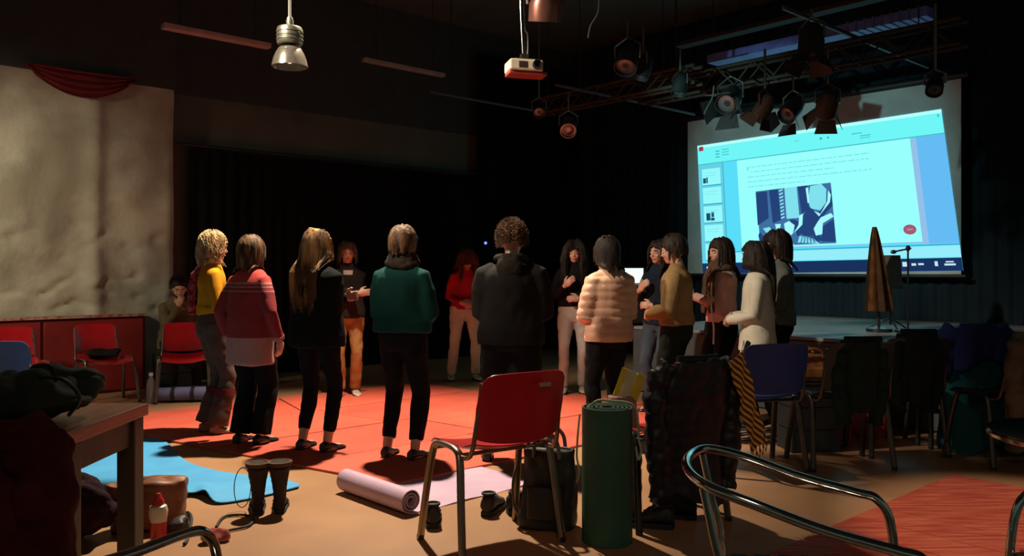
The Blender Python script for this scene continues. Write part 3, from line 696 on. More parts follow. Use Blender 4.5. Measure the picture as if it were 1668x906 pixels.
            for k in range(seg + 1):
                f_ = k / seg; q = p.copy()
                if k:
                    q = q + out.cross(Vector((0, 0, 1)) if abs(out.z) < .9 else Vector((1, 0, 0))).normalized() * cu * cos(ph + f_ * 11) + Vector((0, 0, cu * .8 * sin(ph + f_ * 11)))
                pts.append(q); rr.append(r0 * (1 - .75 * f_ ** 1.5) * (0.7 if k == 0 else 1))
                dirn = (dirn * (1 - hs.get('grav', .45)) + Vector((0, 0, -1)) * hs.get('grav', .45)).normalized() if not hs.get('up') else dirn
                p = p + dirn * (L / seg)
                e = p - hcw; e2 = Vector((e.x / (.084 + vol), e.y / (.10 + vol), e.z / (.11 + vol)))
                if e2.length < 1: p = hcw + e / max(e2.length, .2) * 1.0
                el_ = (RL @ RH).inverted() @ (p - hcw)
                if el_.y > .03 and abs(el_.x) < .072 and el_.z < .035: el_.x = math.copysign(.072 + rnd.random() * .012, el_.x if abs(el_.x) > .004 else rnd.choice((-1, 1))); el_.y = min(el_.y, .062 + .012 * rnd.random()); p = hcw + (RL @ RH) @ el_
                zz = p.z - dz
                if zz < 1.455:
                    sh_y = (.125 if zz < 1.36 else .125 * (1.455 - zz) / .095 * .6 + .06) * (topbulk * .5 + .5)
                    base_y = T((0, 0, zz)).y
                    if v.y < .25 or hs.get('back'): p.y = min(p.y, base_y - sh_y - .012 * rnd.random())
                    else: p.y = max(p.y, base_y + sh_y)
                    p.x *= .97
            hb.tube(pts, rr, 4)
        hb.v += []; o_ = len(hb.v); hb.add(cp.v, cp.f)
        me = fin(hb) if thin else fin(hb).remesh('hair', .0062, 1, .4); h = obj('hair', me, hs['mat'], root)
    if extras: extras(root, T, Hd, fin, J, LG, s)
    return root

# cloth and hair materials
def cloth(name, c, c2=None, rough=.9, scale=6, bump=.25): return mat(name, c, rough, col2=c2, scale=scale, bump=bump, bscale=160, spec=.12)
def hairmat(name, c, c2, sc=30): return mat(name, c, .62, col2=c2, scale=sc, spec=.25, bump=.35, bscale=120, stretch=(1, 1, .25), ramp=(.42, .6))
H_blond = hairmat('curly_blond_hair', (.62, .46, .26), (.38, .24, .11)); H_honey = hairmat('long_honey_hair', (.50, .28, .11), (.11, .055, .025), 12)
H_brown = hairmat('brown_hair', (.10, .05, .026), (.045, .022, .012)); H_dark = hairmat('dark_hair', (.028, .017, .012), (.012, .008, .006)); H_lbrown = hairmat('light_brown_hair', (.19, .10, .048), (.045, .021, .011))
H_ginger = hairmat('reddish_hair', (.15, .05, .025), (.07, .022, .012))
C_black = cloth('black_cloth', (.007, .0065, .006), (.005, .005, .005)); C_black2 = cloth('black_trouser_cloth', (.0065, .0065, .007)); C_shoe = mat('black_leather', (.014, .012, .011), .4)
C_charc = cloth('charcoal_cloth', (.028, .024, .022)); C_navy = cloth('navy_cloth', (.012, .02, .032))

# 1 seated man at the left wall
def beard(root, T, Hd, fin, J, LG, s):
    c = MB(); c.ell(Hd((0, .052, 1.512)), (.050, .048, .034), 16, 8); c.ell(Hd((0, .03, 1.525)), (.064, .05, .035), 16, 8)
    obj('beard', fin(c), H_dark, root)
person(286, 8.95, 'seated bearded man in an olive jacket resting his cheek on one hand', 1.66, target=(-1.6, 6.0, 0), arms='face', lean=.28, hp=.15, hy=-.2, hz=.50, feet=((-.12, .42), (.12, .40)),
       top=cloth('olive_jacket', (.16, .12, .06), (.12, .09, .045)), topbulk=1.12, bottom=C_charc, shoes=C_shoe, hair=dict(mat=H_dark, vol=.010, len=.03, n=120, up=True, r=.008), seed=1, extras=beard)
# 2 woman in yellow
def pink_shawl(root, T, Hd, fin, J, LG, s):
    c = MB(); pts = smoothpath([T((-.05, .09, 1.46)), T((-.13, .02, 1.47)), T((-.19, -.09, 1.36)), T((-.21, -.13, 1.2)), T((-.20, -.13, 1.0))], 5)
    c.tube(pts, [.03 + .012 * abs(sin(i * 1.3)) for i in range(len(pts))], 10); me = fin(c).remesh('shawl', .010, 2); wrinkle(me, .01, 20)
    obj('shawl', me, cloth('pink_patterned_shawl', (.50, .10, .10), (.18, .02, .03), scale=30), root)
    for side in (-1, 1):
        hj, kn, an = LG[side]
        for f_ in (.3, .6):
            p = kn.lerp(an, f_); c = MB(); c.tube([p + Vector((0, 0, .03)), p - Vector((0, 0, .03))], [.082, .083], 20); obj('leg_band', fin(c), cloth('dark_red_band', (.13, .02, .02), scale=20), root)
person(345, 6.55, 'curly blond woman in a mustard yellow top with a pink shawl', 1.60, target=(.6, 8.2, 0), arms='clasp', hp=.12, feet=((-.08, -.02), (.08, .04)),
       top=cloth('mustard_top', (.62, .30, .015), (.50, .22, .01)), topbulk=.92, hem=1.0, bottom=cloth('taupe_wide_trousers', (.10, .07, .055), (.08, .055, .042)), fit=1.12, flare=.035,
       shoes=mat('tan_shoe', (.28, .19, .12), .6), hair=dict(mat=H_blond, vol=.018, len=.14, curl=.014, n=170, r=.018, grav=.35), neck=[('collar', cloth('white_scarf', (.6, .58, .52)))], seed=2, extras=pink_shawl)
# 3 red sweater coat: colour changes down the knit
def band_mat(name, stops, rough=.95):
    m = bpy.data.materials.new(name); m.use_nodes = True; nt = m.node_tree; b_ = nt.nodes['Principled BSDF']; b_.inputs['Roughness'].default_value = rough
    tc = nt.nodes.new('ShaderNodeTexCoord'); sx = nt.nodes.new('ShaderNodeSeparateXYZ'); nt.links.new(tc.outputs['Object'], sx.inputs[0])
    mr = nt.nodes.new('ShaderNodeMath'); mr.operation = 'DIVIDE'; mr.inputs[1].default_value = 2.0; nt.links.new(sx.outputs[2], mr.inputs[0])
    r = nt.nodes.new('ShaderNodeValToRGB'); r.color_ramp.interpolation = 'CONSTANT'
    while len(r.color_ramp.elements) < len(stops): r.color_ramp.elements.new(.5)
    for e, (z, c) in zip(r.color_ramp.elements, stops): e.position = z / 2.0; e.color = (*c, 1)
    nt.links.new(mr.outputs[0], r.inputs[0]); nt.links.new(r.outputs[0], b_.inputs['Base Color'])
    n = nt.nodes.new('ShaderNodeTexNoise'); n.inputs['Scale'].default_value = 140; bp = nt.nodes.new('ShaderNodeBump'); bp.inputs['Strength'].default_value = .4; bp.inputs['Distance'].default_value = .01
    nt.links.new(tc.outputs['Object'], n.inputs['Vector']); nt.links.new(n.outputs[0], bp.inputs['Height']); nt.links.new(bp.outputs[0], b_.inputs['Normal']); return m
rs_, dk, pk = (.55, .055, .05), (.26, .022, .028), (.42, .20, .17)
M_knit = band_mat('striped_red_knit', [(0, pk), (.80, dk), (1.135, pk), (1.145, dk), (1.165, pk), (1.175, dk), (1.195, pk), (1.205, rs_)])
person(407, 6.16, 'woman with a short brown bob in a red striped knit tunic', 1.55, target=(-.85, 8.6, 0), arms='hang', hp=.18, feet=((-.10, .0), (.09, .03)),
       top=M_knit, rings=[(.66, .215, .165), (.74, .212, .162), (.9, .205, .155), (1.05, .19, .145), (1.2, .185, .14), (1.32, .182, .128), (1.40, .14, .095), (1.435, .09, .072), (1.455, .066, .060)],
       bottom=C_black2, fit=1.28, flare=.02, shoes=C_shoe, hair=dict(mat=H_lbrown, vol=.018, len=.15, n=220, r=.012, grav=.5), seed=3, sleeve=(.072, .066, .058, .048))
# 4 long hair, black
person(515, 5.93, 'woman in black with long honey blond hair down her back', 1.60, target=(-.2, 8.6, 0), arms='cross', hp=.12, hy=-.25, feet=((-.12, .0), (.11, .0)),
       top=C_black, topbulk=1.36, hem=.80, rings=None, bottom=C_black2, fit=.98, shoulder=1.08, legend=.16, shoes=C_shoe, sleeve=(.082, .08, .074, .055),
       hair=dict(mat=H_honey, vol=.014, len=.46, curl=.008, n=260, r=.012, grav=.55, back=True), seed=4)
# 5 far, facing us
def white_shirt(root, T, Hd, fin, J, LG, s):
    c = MB(); c.sheet([[T((x, .128 - abs(x) * .3, z)) for x in (-.05, -.02, .02, .05)] for z in (1.02, 1.15, 1.28, 1.38)], .012); obj('shirt_front', fin(c), M_white, root)
person(566, 8.56, 'woman in dark jacket and tan trousers facing the camera, half hidden', 1.60, target=(-.9, 5.5, 0), arms='cross', hp=.15, feet=((-.08, .0), (.08, .02)),
       top=cloth('dark_brown_jacket', (.03, .024, .02)), topbulk=1.05, bottom=cloth('tan_trousers', (.42, .22, .08), (.33, .17, .06)), fit=1.0, flare=.015, shoes=mat('sneaker_white', (.5, .45, .38), .5),
       hair=dict(mat=H_brown, vol=.012, len=.20, n=150, r=.012), seed=5, extras=white_shirt)
# 6 green sweater
person(655, 5.68, 'woman in a dark green sweater and thick dark scarf seen from behind', 1.60, target=(.35, 8.4, 0), arms='clasp', hp=.14, hy=-.15, feet=((-.12, .0), (.11, .0)),
       top=cloth('dark_green_knit', (.007, .050, .042), (.006, .040, .034)), topbulk=1.26, hem=.93, shoulder=1.06, bottom=C_black2, fit=1.12, legend=.15, shoes=C_shoe, sleeve=(.084, .078, .068, .045),
       hair=dict(mat=H_lbrown, vol=.014, len=.085, n=230, r=.011, curl=.004, grav=.45), neck=[('scarf', cloth('dark_scarf', (.03, .022, .018), (.05, .035, .025), scale=24))], seed=6)
# 7 far woman red sweater
person(757, 9.8, 'far woman in a red sweater and cream trousers bowing her head', 1.57, target=(.3, 6.2, 0), arms='clasp', lean=.18, hp=.55, feet=((-.13, .05), (.17, -.03)),
       top=cloth('red_sweater', (.48, .02, .03), (.36, .012, .02)), topbulk=1.05, hem=.90, bottom=cloth('cream_trousers', (.66, .64, .50), (.56, .54, .42)), fit=1.05, flare=.01, shoes=mat('white_trainer', (.6, .58, .5), .5),
       hair=dict(mat=H_ginger, vol=.022, len=.34, curl=.014, n=230, r=.012, grav=.4), seed=7)
# 8 broad man
person(833, 5.6, 'broad man in a black hooded top and black trousers seen from behind', 1.62, target=(.35, 8.6, 0), arms='clasp', hp=.16, hy=-.1, feet=((-.17, .0), (.17, .03)),
       top=cloth('faded_black_hoodie', (.015, .0135, .012), (.011, .010, .009)), topbulk=1.34, hem=.84, bottom=C_black2, fit=1.3, shoes=C_shoe, sleeve=(.098, .094, .080, .052), shoulder=1.18,
       hair=dict(mat=H_lbrown, vol=.010, len=.040, curl=.006, n=230, r=.009, up=True), neck=[('hood', cloth('hood_cloth', (.028, .022, .017)))], seed=8)
# 9 curly hair, hand on heart
person(936, 8.75, 'woman with long dark curls in black top pressing a hand to her chest', 1.61, target=(.2, 5.8, 0), arms='heart', hp=.18, feet=((-.08, -.05), (.11, .08)),
       top=C_black, topbulk=1.0, hem=.97, bottom=cloth('pale_jeans', (.46, .48, .42), (.38, .40, .35)), fit=1.02, shoes=mat('pale_boot', (.45, .38, .3), .5),
       hair=dict(mat=H_dark, vol=.024, len=.38, curl=.018, n=260, r=.012, grav=.4), seed=9)
# 10 pink puffer
person(992, 6.2, 'person in a quilted salmon pink puffer jacket seen from behind', 1.55, target=(-.3, 8.1, 0), arms='clasp', hp=.22, hy=.1, feet=((-.11, .0), (.11, .02)),
       top=mat('salmon_puffer', (.62, .35, .23), .5, col2=(.54, .29, .19), scale=5, sheen=.2), topbulk=1.22, hem=.84, bottom=C_black2, fit=1.1, shoes=C_shoe, sleeve=(.092, .086, .076, .055), quilt=.060,
       hair=dict(mat=H_dark, vol=.012, len=.17, n=200, r=.013, grav=.55), neck=[('collar', bpy.data.materials['salmon_puffer'])], seed=10, wr=.004)
# 11 face behind 12
person(1075, 7.55, 'dark-clothed woman whose face shows left of the ochre sweater', 1.58, target=(-.2, 6.2, 0), arms='heart', hp=.1, feet=((-.09, .0), (.09, .02)),
       top=C_navy, topbulk=1.0, bottom=cloth('dim_blue_jeans', (.05, .07, .09)), fit=1.0, shoes=C_shoe, hair=dict(mat=H_dark, vol=.012, len=.26, n=150, r=.013), seed=11)
# 12 ochre sweater
def watch(root, T, Hd, fin, J, LG, s):
    sh, el, Wp, d, n, c_ = J[-1]; a = el.lerp(Wp, .985); q = (Wp - el).normalized(); c = MB(); c.tube([a - q * .008, a + q * .008], .031, 14); obj('wristwatch', fin(c), M_dsteel, root)
person(1103, 6.55, 'short-haired person in an ochre sweater and dark trousers', 1.58, target=(-.6, 7.4, 0), arms='clasp', hp=.25, feet=((-.12, .0), (.11, .03)),
       top=cloth('ochre_sweater', (.27, .165, .07), (.22, .13, .055)), topbulk=1.14, hem=.93, bottom=cloth('very_dark_green_trousers', (.014, .02, .018)), fit=1.2, shoes=C_shoe, sleeve=(.080, .076, .066, .046),
       hair=dict(mat=H_dark, vol=.014, len=.07, n=200, r=.011, grav=.3), seed=12, extras=watch)
# 13 pink sweater + scarf
def cord(root, T, Hd, fin, J, LG, s):
    c = MB(); c.tube(smoothpath([T((-.09, .16, 1.3)), T((-.13, .19, 1.1)), (-.14, .17, .9), (-.12, .16, .75)], 5), .008, 6); obj('bag_strap', fin(c), M_white, root)
person(1176, 6.95, 'woman in a pale pink top with a thick brown scarf before the slide', 1.57, target=(-.6, 6.2, 0), arms='cross', hp=.12, feet=((-.09, .0), (.09, .02)),
       top=cloth('pale_pink_top', (.66, .42, .36), (.56, .34, .30)), topbulk=1.02, hem=.93, bottom=C_black2, fit=1.05, shoes=C_shoe,
       hair=dict(mat=H_dark, vol=.012, len=.24, n=170, r=.012), neck=[('scarf', cloth('brown_scarf', (.09, .055, .035), scale=20)), ('scarf_tail', bpy.data.materials['brown_scarf'])], seed=13, extras=cord)
# 14 white coat
def ribbons(root, T, Hd, fin, J, LG, s):
    for x in (-.17, -.14):
        c = MB(); c.tube(smoothpath([(x, .11, .86), (x - .01, .13, .74), (x, .12, .62)], 4), .007, 6); obj('drawstring', fin(c), M_white, root)
person(1234, 6.3, 'woman in a cream white jacket with long dark hair over her back', 1.53, target=(-.9, 7.2, 0), arms='clasp', hp=.15, feet=((-.1, .0), (.09, .02)),
       top=cloth('cream_jacket', (.68, .63, .50), (.60, .55, .43)), topbulk=1.05, hem=.74, rings=[(.76, .195, .15), (.86, .19, .145), (1.02, .17, .125), (1.16, .165, .122), (1.27, .172, .122), (1.35, .168, .112), (1.40, .135, .092), (1.435, .088, .072), (1.455, .066, .060)],
       bottom=C_black2, fit=1.05, shoes=C_shoe, hair=dict(mat=H_dark, vol=.010, len=.42, n=240, r=.012, back=True, curl=.006), seed=14, extras=ribbons)
# 15 grey
person(1268, 6.75, 'woman in a grey top hidden behind the cream jacket, nearest the screen', 1.62, target=(-1.0, 7.0, 0), arms='clasp', hp=.15, feet=((-.1, .0), (.09, .02)),
       top=cloth('grey_green_top', (.13, .14, .12), (.10, .11, .10)), topbulk=1.05, hem=.9, bottom=C_black2, fit=1.05, shoes=C_shoe, hair=dict(mat=H_dark, vol=.018, len=.2, n=180, r=.013), seed=15)
# ---------------------------------------------------------------- red floor mats: long strips laid side by side
M_mat = mat('red_foam_mat', (0.66, 0.115, 0.065), 0.55, col2=(0.60, 0.095, 0.055), scale=2.5, bump=0.08, bscale=50)
M_mat2 = mat('deeper_red_foam_mat', (0.62, 0.10, 0.06), 0.55, scale=2.5, bump=0.08, bscale=50)
mr = empty('floor_mat', (-0.3, 7.3, 0)); tag(mr, 'large red exercise mat laid in strips under the standing circle', 'mat')
vs = [-7.75, -6.82, -5.90, -5.04, -4.16]; us = [2.55, 2.18, 2.42, 2.62, 2.84]; ends = [5.6, 6.15, 6.3, 6.3, 6.0]
for i in range(4):
    cuts = [0, random.uniform(.40, .5), 1.0]
    for q in range(2):
        pts = []
        for (vi, ui, ue) in ((vs[i] + .008, us[i], ends[i]), (vs[i + 1] - .008, us[i + 1], ends[i])):
            pts.append((ui + (ue - ui) * cuts[q] + (.008 if q else 0), vi)); pts.append((ui + (ue - ui) * cuts[q + 1] - (.008 if not q else 0), vi))
        P4 = [pts[0], pts[1], pts[3], pts[2]]; w4 = [U * a + V * b - Vector((-0.3, 7.3, 0)) for a, b in P4]
        mb = MB(); mb.prism([(p.x, p.y) for p in w4], 0.0, 0.014 + .002 * ((i + q) % 2)); obj('mat_strip', mb, M_mat if (i + q) % 2 else M_mat2, mr, smooth=False, bevel=.003)
# red wood-look rug at lower right, made of boards
M_rug = mat('red_striped_rug', (0.62, 0.16, 0.09), 0.5, col2=(0.40, 0.055, 0.035), scale=3.0, stretch=(1.2, 14, 1), bump=0.15, ramp=(.38, .66))
C1 = Vector((2.78, 5.24, 0)); C0 = Vector((1.02, 3.64, 0)); e1 = (C0 - C1).normalized(); e2 = Vector((0.62, -0.78, 0)).normalized()
rr_ = empty('floor_rug', C1); tag(rr_, 'bright red streaked rug lit on the floor at the lower right', 'rug')
nb = 12
for i in range(nb):
    a = 3.2 * i / nb; b = 3.2 * (i + 1) / nb - .006
    L0, L1 = 0.0, 2.6
    poly = [e1 * a + e2 * L0, e1 * b + e2 * L0, e1 * b + e2 * L1, e1 * a + e2 * L1]
    mb = MB(); mb.prism([(p.x, p.y) for p in poly], 0.0, 0.010); o = obj('strip', mb, M_rug, rr_, smooth=False, bevel=.002)

# ---------------------------------------------------------------- stacking chair
def chair(loc, fwd, shell, metal, label, group=None, seat_tilt=0, scale=1.0, sticker=False):
    root = empty('stacking_chair', loc, atan2(fwd[1], fwd[0]) - pi / 2); tag(root, label, 'chair', group); r = .0135
    for sd in (-1, 1):
        pts = smoothpath([(sd * .275, -.20, 0), (sd * .262, -.165, .25), (sd * .25, -.135, .43), (sd * .247, -.10, .475), (sd * .246, 0, .485), (sd * .247, .09, .475), (sd * .25, .125, .43), (sd * .262, .165, .25), (sd * .275, .205, 0)], 5)
        mb = MB(); mb.tube([p + Vector((0, 0, .004)) for p in pts], r, 10, flat=1.45); obj('leg_frame', mb, metal, root)
        mb = MB(); mb.tube(smoothpath([(sd * .246, -.12, .455), (sd * .235, -.20, .47), (sd * .225, -.235, .60), (sd * .215, -.27, .80)], 5), .011, 10); obj('back_post', mb, metal, root)
        for yy in (-.20, .205):
            mb = MB(); mb.lathe((sd * .275, yy, 0), [(.001, 0), (.018, 0), (.018, .022), (.001, .022)], 12); obj('foot_cap', mb, M_rubber, root)
    for yy in (-.10, .12):
        mb = MB(); mb.tube([(-.246, yy, .455), (.246, yy, .455)], .010, 8); obj('crossbar', mb, metal, root)
    g = []
    for i in range(15):
        y = -.20 + .43 * i / 14; row = []
        for j in range(15):
            x = -1 + 2 * j / 14; w_ = .225 * (1 - .10 * max(0, (i - 10) / 4) ** 2)
            z = .475 + .012 * x * x - .014 * (1 - x * x) + (.03 * (1 - i / 3) if i < 3 else 0) - (.03 * ((i - 11) / 3) ** 2 if i > 11 else 0)
            row.append((x * w_, y, z))
        g.append(row)
    obj('seat', MB().sheet(g, .007), shell, root)
    g = []
    for i in range(13):
        f_ = i / 12; z = .52 + .315 * f_; row = []
        for j in range(17):
            x = -1 + 2 * j / 16; cor = (1 - .07 * max(0, abs(x) - .8) / .2 * (f_ if f_ > .5 else 1 - f_))
            zz = z - (.03 * max(0, (abs(x) - .72) / .28) ** 2 if f_ > .6 else 0) * (f_ - .6) / .4 + (.035 * abs(x) ** 2.5 * (1 - f_) ** 2) + .010 * (1 - x * x) * f_
            row.append((x * .246 * cor * (1 - .03 * f_), -.215 - .08 * f_ - .045 * (1 - x * x) - .02 * (1 - f_) * (1 - f_) + .012, zz))
        g.append(row)
    back = obj('backrest', MB().sheet(g, .008), shell, root)
    if sticker:
        mb = MB(); mb.box((.07, -.348, .785), (.062, .004, .018)); obj('handle_slot', mb, mat('pale_label', (.5, .28, .24), .6), back, smooth=False)
    for sd in (-1, 1):
        mb = MB(); mb.ell((sd * .20, -.245, .70), .008, 8, 6); obj('rivet', mb, M_steel, back)
    return root
def foot_mid(pts): v = Vector((0, 0, 0)); [v.__iadd__(gp(*p)) for p in pts]; return v / len(pts)
M_brass = mat('warm_chrome', (0.34, 0.26, 0.19), 0.34, 0.9)
M_gtube = mat('dark_grey_tube', (0.10, 0.09, 0.075), 0.35, 0.8)
chair((-.10, 3.985, 0), (-.55, .835), M_red, M_brass, 'red plastic chair with metal legs standing alone in the centre foreground', sticker=True)
c1 = chair(LW(.75, 0, .80), (.75, -.66), M_red, M_dsteel, 'red chair by the plaster wall with dark clothes on its seat')
c2 = chair(gp(299, 652), (.35, -.93), M_red, M_dsteel, 'red chair by the wall in front of the seated bearded man')
c3 = chair(LW(.02, 0, .75), (.75, -.66), M_red, M_dsteel, 'red chair at the far left edge, behind the blue one')
for q_ in (c1, c2, c3): q_.scale = (.9, .9, .9)
c4 = chair(at(4, 440, 5.6) - Vector((0, 0, EH)), (-.3, .95), M_blue, M_steel, 'light blue chair cut off by the left edge of the photo')
c4.location.z = 0
for q, cc_ in ((c4, (0.05, 0.16, 0.42)),):
    mm = mat('mid_blue_plastic', cc_, .3)
    for ch in q.children:
        if ch.name.startswith(('seat', 'backrest')): ch.data.materials[0] = mm
c5 = chair(gp(1078, 842), (-.42, .90), M_red, M_gtube, 'chair hidden under a black puffer jacket, right of the green mat roll')
c6 = chair((1.58, 5.45, 0), (-.25, .97), M_blue, M_gtube, 'dark blue chair seen from behind, right of the striped scarf')
c7 = chair((2.19, 5.55, 0), (-.1, .99), mat('dark_green_shell', (.015, .03, .028), .5), M_gtube, 'dark chair under a green-black coat, right of the blue chair')
c8 = chair((2.74, 5.92, 0), (-.05, .99), mat('black_shell', (.014, .016, .018), .5), M_gtube, 'dark chair between the red crates and the teal drape')
c9 = chair((3.31, 6.2, 0), (0, 1), mat('navy_shell', (.012, .018, .05), .5), M_gtube, 'dark chair carrying the navy jacket over a teal drape')
c10 = chair((3.33, 5.65, 0), (-.3, .95), bpy.data.materials['black_shell'], M_gtube, 'chair under a grey-brown coat near the right edge')

# ---------------------------------------------------------------- garments hung on chairs
def drape(name, ch, m, label, cat, zb=.30, zt=.86, w_=.27, quilt=None, sleeves=True, bulk=1.0, seed=0, zb2=None, col=None, sl=.55):
    root = empty(name, ch.location, ch.rotation_euler.z); tag(root, label, cat); rnd = random.Random(seed)
    t = MB(); rs = []; N = 40
    for i in range(12):
        f_ = i / 11; z = zb + (zt - zb) * f_; ring = []; lean_ = -.27 if z > .5 else -.24
        yb = -.20 - .09 * max(0, (z - .45) / .4); th = (.050 + .05 * (1 - f_)) * bulk; wz = w_ * (1 + .12 * (1 - f_)) * (1 - .25 * max(0, f_ - .85) / .15)
        for k in range(N):
            a = 2 * pi * k / N; c_, s_ = cos(a), sin(a); fold = 1 + (.16 * sin(5 * a + seed) + .10 * sin(9 * a + seed * 2 + f_ * 2)) * (1 - f_ * .6)
            zz = z + (.05 * sin(3 * a + seed) if i == 0 else 0)
            ring.append(Vector((math.copysign(abs(c_) ** .6, c_) * wz, yb - .03 + math.copysign(abs(s_) ** .8, s_) * th * fold, zz)))
        rs.append(ring)
    t.rings(rs); me = t.remesh('cloth_body', .012, 3); wrinkle(me, .010, 9, .02, .7, quilt=quilt, seed=seed, qamp=.006)
    obj('cloth_body', me, m, root)
    if sleeves:
        for sd in (-1, 1):
            t = MB(); pts = smoothpath([(sd * w_ * .8, -.28, zt - .03), (sd * (w_ + .02), -.28, zt - .10), (sd * (w_ + .035), -.27, zt - .28), (sd * (w_ + .0), -.27, zt - sl)], 5)
            t.tube(pts, [.055 * bulk + .008 * sin(i * 1.7) for i in range(len(pts))], 14); me = t.remesh('sleeve', .011, 2); wrinkle(me, .010, 14, quilt=quilt, seed=seed + sd, qamp=.009); obj('sleeve', me, m, root)
    c = MB(); c.tube([(x, -.30 - .02 * (1 - (x / .12) ** 2), zt + .0) for x in (-.12, -.08, -.04, 0, .04, .08, .12)], .022, 10); obj('collar', c, m, root)
    return root
M_puff = mat('black_puffer_cloth', (.014, .014, .018), .5, scale=4, spec=.4, bump=.1)
pj_ = drape('puffer_jacket', c5, M_puff, 'black quilted puffer jacket hung over the chair beside the green mat roll', 'jacket', zb=.16, zt=.86, w_=.195, quilt=.06, bulk=1.05, seed=2, sl=.66)
drape('coat', c7, cloth('green_black_coat', (.014, .030, .026)), 'green-black coat over the dark chair right of the blue chair', 'coat', zb=.42, zt=.86, w_=.105, seed=5, bulk=.9)
drape('coat', c8, cloth('black_green_jacket', (.010, .018, .018)), 'black coat over the chair between crates and teal drape', 'coat', zb=.38, zt=.88, w_=.11, seed=8, bulk=.9)
drape('long_drape', c9, cloth('teal_drape', (.020, .12, .13)), 'tall teal cloth hanging to the floor on the right', 'cloth', zb=.02, zt=.80, w_=.20, seed=11, sleeves=False, bulk=1.5)
dj = drape('jacket', c9, cloth('navy_jacket_cloth', (.02, .03, .12)), 'navy jacket bundled on top of the teal cloth', 'jacket', zb=.62, zt=.90, w_=.19, seed=12, bulk=1.5, sl=.3)
drape('coat', c10, cloth('grey_brown_coat', (.12, .105, .08)), 'long grey-brown coat near the right edge, rightmost of the hung garments', 'coat', zb=.12, zt=.90, w_=.15, seed=14, bulk=1.1)
# striped scarf hanging over the puffer jacket's right side
sc = empty('striped_scarf', c5.location, c5.rotation_euler.z); tag(sc, 'yellow and black striped scarf hanging down right of the puffer jacket', 'scarf')
g = []
for i in range(23):
    f_ = i / 22; x = .20 + .19 * f_; z = .87 - .47 * f_; row = []
    for j in range(7): row.append((x + (j - 3) * .024, -.36 + .06 * f_ + (j - 3) * .012 * (1 + .15 * sin(i * .9)) + .012 * sin(i * .6 + j), z + (j - 3) * .010 + .006 * sin(j * 2 + i)))
    g.append(row)
def stripe_mat(name, c1_, c2_, sc_, rot=0.5):
    m = mat(name, c1_, .9); nt = m.node_tree; b_ = nt.nodes['Principled BSDF']; wv = nt.nodes.new('ShaderNodeTexWave'); wv.inputs['Scale'].default_value = sc_; wv.inputs['Distortion'].default_value = .6
    tc = nt.nodes.new('ShaderNodeTexCoord'); mp = nt.nodes.new('ShaderNodeMapping'); mp.inputs['Rotation'].default_value = (0, rot, 0); nt.links.new(tc.outputs['Object'], mp.inputs[0]); nt.links.new(mp.outputs[0], wv.inputs[0])
    r = nt.nodes.new('ShaderNodeValToRGB'); r.color_ramp.interpolation = 'CONSTANT'; r.color_ramp.elements[0].color = (*c1_, 1); r.color_ramp.elements[1].color = (*c2_, 1); r.color_ramp.elements[1].position = .45
    nt.links.new(wv.outputs[0], r.inputs[0]); nt.links.new(r.outputs[0], b_.inputs['Base Color']); return m
obj('scarf_cloth', MB().sheet(g, .008), stripe_mat('yellow_stripes', (.80, .48, .08), (.12, .035, .015), 11, 1.0), sc)
for j in range(5):
    p = Vector((.39 + (j - 2) * .034, -.30 + (j - 2) * .014, .41 + (j - 2) * .012)); mb = MB(); mb.tube([p, p + Vector((.008, 0, -.04)), p + Vector((.01, .01, -.08))], [.006, .005, .003], 6); obj('fringe', mb, bpy.data.materials['yellow_stripes'], sc)

# ---------------------------------------------------------------- rolled mats
def spiral_roll(name, loc, M, R0, L, turns, th, m, label, tail=0.0):
    root = empty(name, loc); tag(root, label, 'mat'); pts = []; n = int(turns * 26)
    for i in range(n + 1):
        a = 2 * pi * turns * i / n; r = R0 - (R0 * .78) * i / n; pts.append(Vector((cos(a) * r, sin(a) * r, 0)))
    g = [[M @ (p + Vector((0, 0, z))) for z in (0, L * .33, L * .66, L)] for p in pts]
    o = obj('rolled_sheet', MB().sheet(g, th), m, root); return root
M_green = mat('green_foam_mat', (.030, .110, .066), .6, col2=(.024, .092, .055), scale=4, bump=.15, bscale=90)
I3 = Matrix.Identity(3)
gr = spiral_roll('rolled_mat', (.462, 3.98, 0.003), Matrix.Rotation(.6, 3, 'Z'), .134, .640, 5, .009, M_green, 'tall green foam mat rolled up and standing upright in the foreground')
# cord hanging from the green roll
cd = MB(); cp_ = smoothpath([(-.135, .02, .60), (-.145, .0, .52), (-.15, .01, .40), (-.14, -.02, .34), (-.15, 0, .28)], 6); cd.tube(cp_, .005, 6)
cords = obj('cord', cd, mat('pale_cord', (.42, .50, .36), .7), gr)
cd = MB(); cd.tube(smoothpath([(-.12, .01, .60), (-.06, -.03, .672), (.02, -.05, .675), (.09, -.06, .668), (.125, -.05, .64), (.135, -.055, .58), (.138, -.05, .50), (.15, -.05, .44), (.135, -.06, .40), (.125, -.05, .46)], 8), .006, 6); obj('cord', cd, bpy.data.materials['pale_cord'], gr)
M_lil = mat('lilac_foam_mat', (.56, .38, .52), .6, col2=(.50, .33, .47), scale=3, bump=.12, bscale=70)
